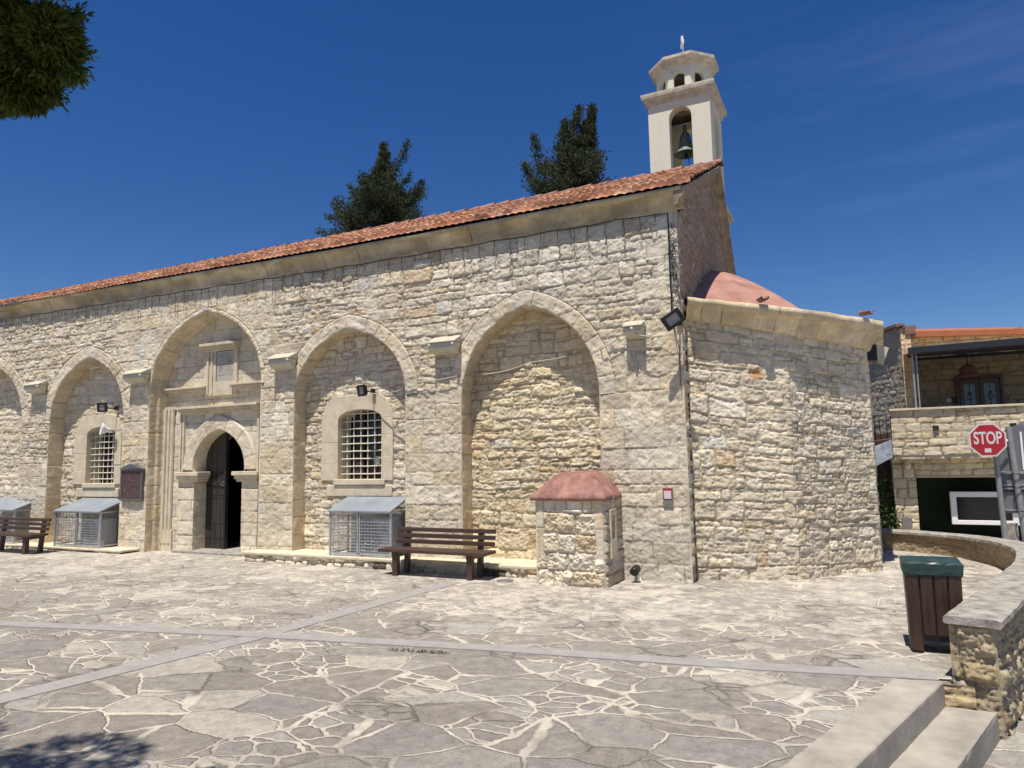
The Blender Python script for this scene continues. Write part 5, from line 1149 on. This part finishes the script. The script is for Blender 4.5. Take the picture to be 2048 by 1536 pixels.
# older stone building behind the apse
ob = thing('old_stone_building', 'old grey rubble building with a red tiled edge between the apse and the veranda', 'building', (0, 22, -.4))
dirv = np.array((-.9, 2.6)); dirv = dirv/np.linalg.norm(dirv); u_ = axis(0, 4.5, .03); z_ = axis(-.4, 5.1, .03); U, ZZ = np.meshgrid(u_, z_); Hh, Co = masonry(U, ZZ, dict(RUB, h=.14, w=.24, amp=.008, rough=.010, tilt=.03, pal='grey'), 261); nrm_ = np.array((-dirv[1], dirv[0]))
nrm_ = np.array((-dirv[1], dirv[0])); 
grid('side_wall', np.stack([1.18+dirv[0]*U-dirv[1]*Hh, 21.0+dirv[1]*U+dirv[0]*Hh, ZZ], -1), Co*np.array((.85,.83,.82)), M['stone'], ob)
face_y(1.19, 1.42, -.4, 4.98, 21.0, 263, 'front_wall', ob, dict(ASH, h=.25, w=.25, pal='warm'), (1.05,.90,.72))
MB().box(1.20,1.42,21.03,23,-.4,4.9).build('wall_core', M['pale_stone'], ob)
MB().add([(1.10,20.92,5.02),(1.30,20.92,5.02),(1.30,23.5,5.25),(.10,23.6,5.12),(1.10,20.92,5.09),(1.30,20.92,5.09),(1.30,23.5,5.36),(.10,23.6,5.22)],[(3,2,1,0),(4,5,6,7),(0,1,5,4),(1,2,6,5),(2,3,7,6),(3,0,4,7)]).build('red_tile_edge', M['coral_rough'], ob)
MB().box(1.30,1.55,20.95,22.0,4.80,5.02).build('corner_tile', M['coral_rough'], ob)

# ------------------------------------------------------------ trees and plants
def leaves(centers, normals, size, name, m, parent, aspect=.5, seed=1, droop=0):
    r = np.random.default_rng(seed); n = len(centers); d = normals + r.normal(0, .55, (n, 3)); d[:,2] -= droop; d /= np.linalg.norm(d, axis=1)[:, None]
    q = r.normal(0, 1, (n, 3)); s = np.cross(d, q); s /= np.linalg.norm(s, axis=1)[:, None]; L = (size*r.uniform(.6, 1.4, n))[:, None]
    a = centers; b = centers+d*L*.5+s*L*aspect*.5; c = centers+d*L; e = centers+d*L*.5-s*L*aspect*.5
    P = np.stack([a, b, c, e], 1).reshape(-1, 3); me = bpy.data.meshes.new(name); me.vertices.add(4*n); me.vertices.foreach_set('co', P.astype(np.float32).reshape(-1))
    me.loops.add(4*n); me.loops.foreach_set('vertex_index', np.arange(4*n, dtype=np.int32)); me.polygons.add(n); me.polygons.foreach_set('loop_start', np.arange(0, 4*n, 4, dtype=np.int32)); me.polygons.foreach_set('loop_total', np.full(n, 4, dtype=np.int32)); me.update(calc_edges=True); me.validate()
    return fin(name, me, m, parent)
def cypress(bx_, by_, base, apex, half, lean, label, seed, spikes):
    r = np.random.default_rng(seed); t = thing('conifer_tree', label, 'tree', (bx_, by_, -.4), 'dark conifers behind the church roof')
    mb = MB(); mb.tube([(bx_,by_,-.45),(bx_+lean*.3,by_,base),(bx_+lean*.8,by_,base+(apex-base)*.6),(bx_+lean,by_,apex-.2)], .30, 8, r1=.03)
    cs = []; ns = []
    nb = 190
    for i in range(nb):
        f = r.random()**.8; z = base-3.5+(apex-base+3.5)*f; g = max(0, (z-base)/(apex-base)); rad = half*(1-g)**1.7*(.62+.75*r.random())+.04
        if z < base: rad = half*1.15
        an = r.uniform(0, 2*math.pi); ln_ = rad*(1+.25*(r.random() < .15)); o = np.array((bx_+lean*(z-base+3.5)/(apex-base+3.5), by_, z)); d = np.array((math.cos(an), math.sin(an), .55+.5*r.random())); d /= np.linalg.norm(d)
        e_ = o+d*ln_
        if i % 3 == 0: mb.tube([tuple(o), tuple(o+d*ln_*.9)], .03, 4, r1=.008)
        m3 = int(30+170*ln_); tt = r.random(m3)**.65; w_ = (.05+.17*np.sin(np.clip(tt, 0, 1)*math.pi*.9)*min(1, ln_*.8))
        pts = o+d*(tt*ln_)[:, None]+r.normal(0, 1, (m3, 3))*w_[:, None]*np.array((1,1,.8)); cs.append(pts); ns.append(np.tile(d, (m3, 1)))
    for (sx_, sz, tx, tz, k) in spikes:
        o = np.array((sx_, by_-.3, sz)); e_ = np.array((tx, by_-.4, tz)); tt = r.random(k); pts = o+(e_-o)*tt[:, None]+r.normal(0, 1, (k, 3))*(.16*(1-tt)+.05)[:, None]; cs.append(pts); ns.append(np.tile((e_-o)/np.linalg.norm(e_-o), (k, 1))); mb.tube([tuple(o), tuple(e_)], .03, 4, r1=.008)
    mb.build('trunk', M['bark'], t); leaves(np.repeat(np.vstack(cs), 2, 0)+r.normal(0, .04, (2*len(np.vstack(cs)), 3)), np.repeat(np.vstack(ns), 2, 0), .115, 'crown', M['cypress'], t, .34, seed)
cypress(-17.6, 24, 11.2, 15.3, 2.0, .1, 'broad ragged dark conifer with loose side branches, left one of two behind the roof', 5,
        [(-17.1,13.2,-16.0,14.9,420), (-16.6,11.8,-15.3,13.1,420), (-18.6,11.6,-19.9,13.0,420), (-19.0,11.3,-20.8,11.9,260), (-17.2,12.6,-15.9,13.5,300), (-18.2,12.6,-19.0,13.6,300)])
cypress(-9.75, 24, 11.2, 14.7, 1.30, 1.70, 'narrow dense dark conifer leaning to the right, right one of two behind the roof', 8,
        [(-9.4,12.4,-8.5,14.4,700), (-9.0,12.6,-8.45,14.65,500), (-10.2,11.8,-10.7,12.9,420), (-10.0,12.4,-10.3,13.9,420), (-9.0,11.4,-8.2,12.6,600), (-8.9,11.4,-8.4,12.9,500), (-9.3,12.8,-9.0,14.2,700)])
pt = thing('overhanging_tree', 'dark green tree crown hanging into the top left corner of the photo', 'tree', (-5.2, -.4, -.4))
mb = MB(); mb.tube([(-5.2,-.4,-.45),(-5.15,-.3,1.5),(-5.0,-.1,3.4),(-4.9,0,5.5)], .26, 10, r1=.10)
r = np.random.default_rng(77); cs = []; ns = []; cs2 = []
lobes = [((-3.00,1.66,3.47),.15), ((-3.13,1.42,3.80),.24), ((-2.84,1.42,3.90),.25), ((-3.0,1.25,4.15),.36), ((-3.12,1.68,3.37),.13), ((-2.85,1.64,3.46),.10), ((-3.3,1.58,3.46),.22), ((-3.25,1.30,3.98),.30), ((-2.93,1.68,3.38),.08), ((-2.78,1.5,3.66),.10), ((-2.72,1.35,3.78),.14)]
vis = len(lobes)
for k in range(46):
    th_ = r.uniform(0, 2*math.pi); ph_ = r.uniform(-.35, .9); rad = r.uniform(.8, 1.95); c = np.array((-5.55+rad*math.cos(th_)*1.05, -.95+rad*math.sin(th_)*.95, 5.0+1.5*ph_*1.2))
    if c[1] > .3 and c[0]/c[1] > -2.3: c[1] = .0
    lobes.append((tuple(c), r.uniform(.35, .6)))
for i, (c, rad) in enumerate(lobes):
    n = int(300000*rad*rad*1.0) if i < vis else int(6500*rad*rad); d = r.normal(0, 1, (n, 3)); d /= np.linalg.norm(d, axis=1)[:, None]; bump_ = 1+.16*np.sin(d[:,0]*7+i)*np.sin(d[:,1]*6+2*i)*np.sin(d[:,2]*8); rr3 = rad*bump_*(.62+.42*r.random(n)**.5)
    cs.append(np.array(c)+d*rr3[:, None]); ns.append(d)
    if i % 2 == 0: mb.tube([(-5.0,-.1,4.2+.02*i), tuple((np.array((-5.0,-.1,4.6))+np.array(c))/2+np.array((0,0,.15))), c], .05, 5, r1=.012)
for k in range(26):                                          # sprigs that break the outline
    th_ = r.uniform(-.9, 1.3); c0 = np.array((-2.95, 1.5, 3.62)); dr_ = np.array((math.cos(th_)*.8, .25, math.sin(-th_-.2)*.9)); dr_ /= np.linalg.norm(dr_); e0 = np.array(lobes[k % vis][0])+dr_*lobes[k % vis][1]*.9; tt = r.random(170)
    cs.insert(vis, e0+dr_*(tt*.10)[:, None]+r.normal(0, .016, (170, 3))); ns.insert(vis, np.tile(dr_, (170, 1)))
mb.build('trunk', M['bark'], pt); leaves(np.vstack(cs[:vis+26]), np.vstack(ns[:vis+26]), .036, 'crown', M['pine'], pt, .26, 5, droop=.25)
leaves(np.vstack(cs[vis+26:]), np.vstack(ns[vis+26:]), .085, 'crown', M['pine'], pt, .4, 6, droop=.25)
sp = thing('passage_shrub', 'small leafy shrub in the dark passage left of the house', 'shrub', (.55, 19.6, -.4)); r = np.random.default_rng(5)
d = r.normal(0, 1, (900, 3)); cs = np.array((.52,19.6,.28))+d*np.array((.16,.16,.36)); leaves(cs, d, .09, 'foliage', M['leaf'], sp, .6, 6)
mb = MB(); 
for k in range(5): mb.tube([(.54,19.6,-.42),(.45+k*.05,19.55,.5)], .012, 5)
mb.build('stem', M['bark'], sp)
# a few weeds growing in a paving joint
wd = thing('paving_weeds', 'short dry weeds growing in a joint of the paving near the middle', 'weeds', (-3.7, 5.6, 0)); r = np.random.default_rng(9)
t_ = r.random(140); cs = np.stack([-3.95+.55*t_+r.normal(0,.012,140), 5.52+.10*t_+r.normal(0,.012,140), np.full(140,.002)], 1); nn_ = np.tile((0,0,1.), (140,1)); leaves(cs, nn_, .028, 'leaf', M['leaf'], wd, .3, 12)
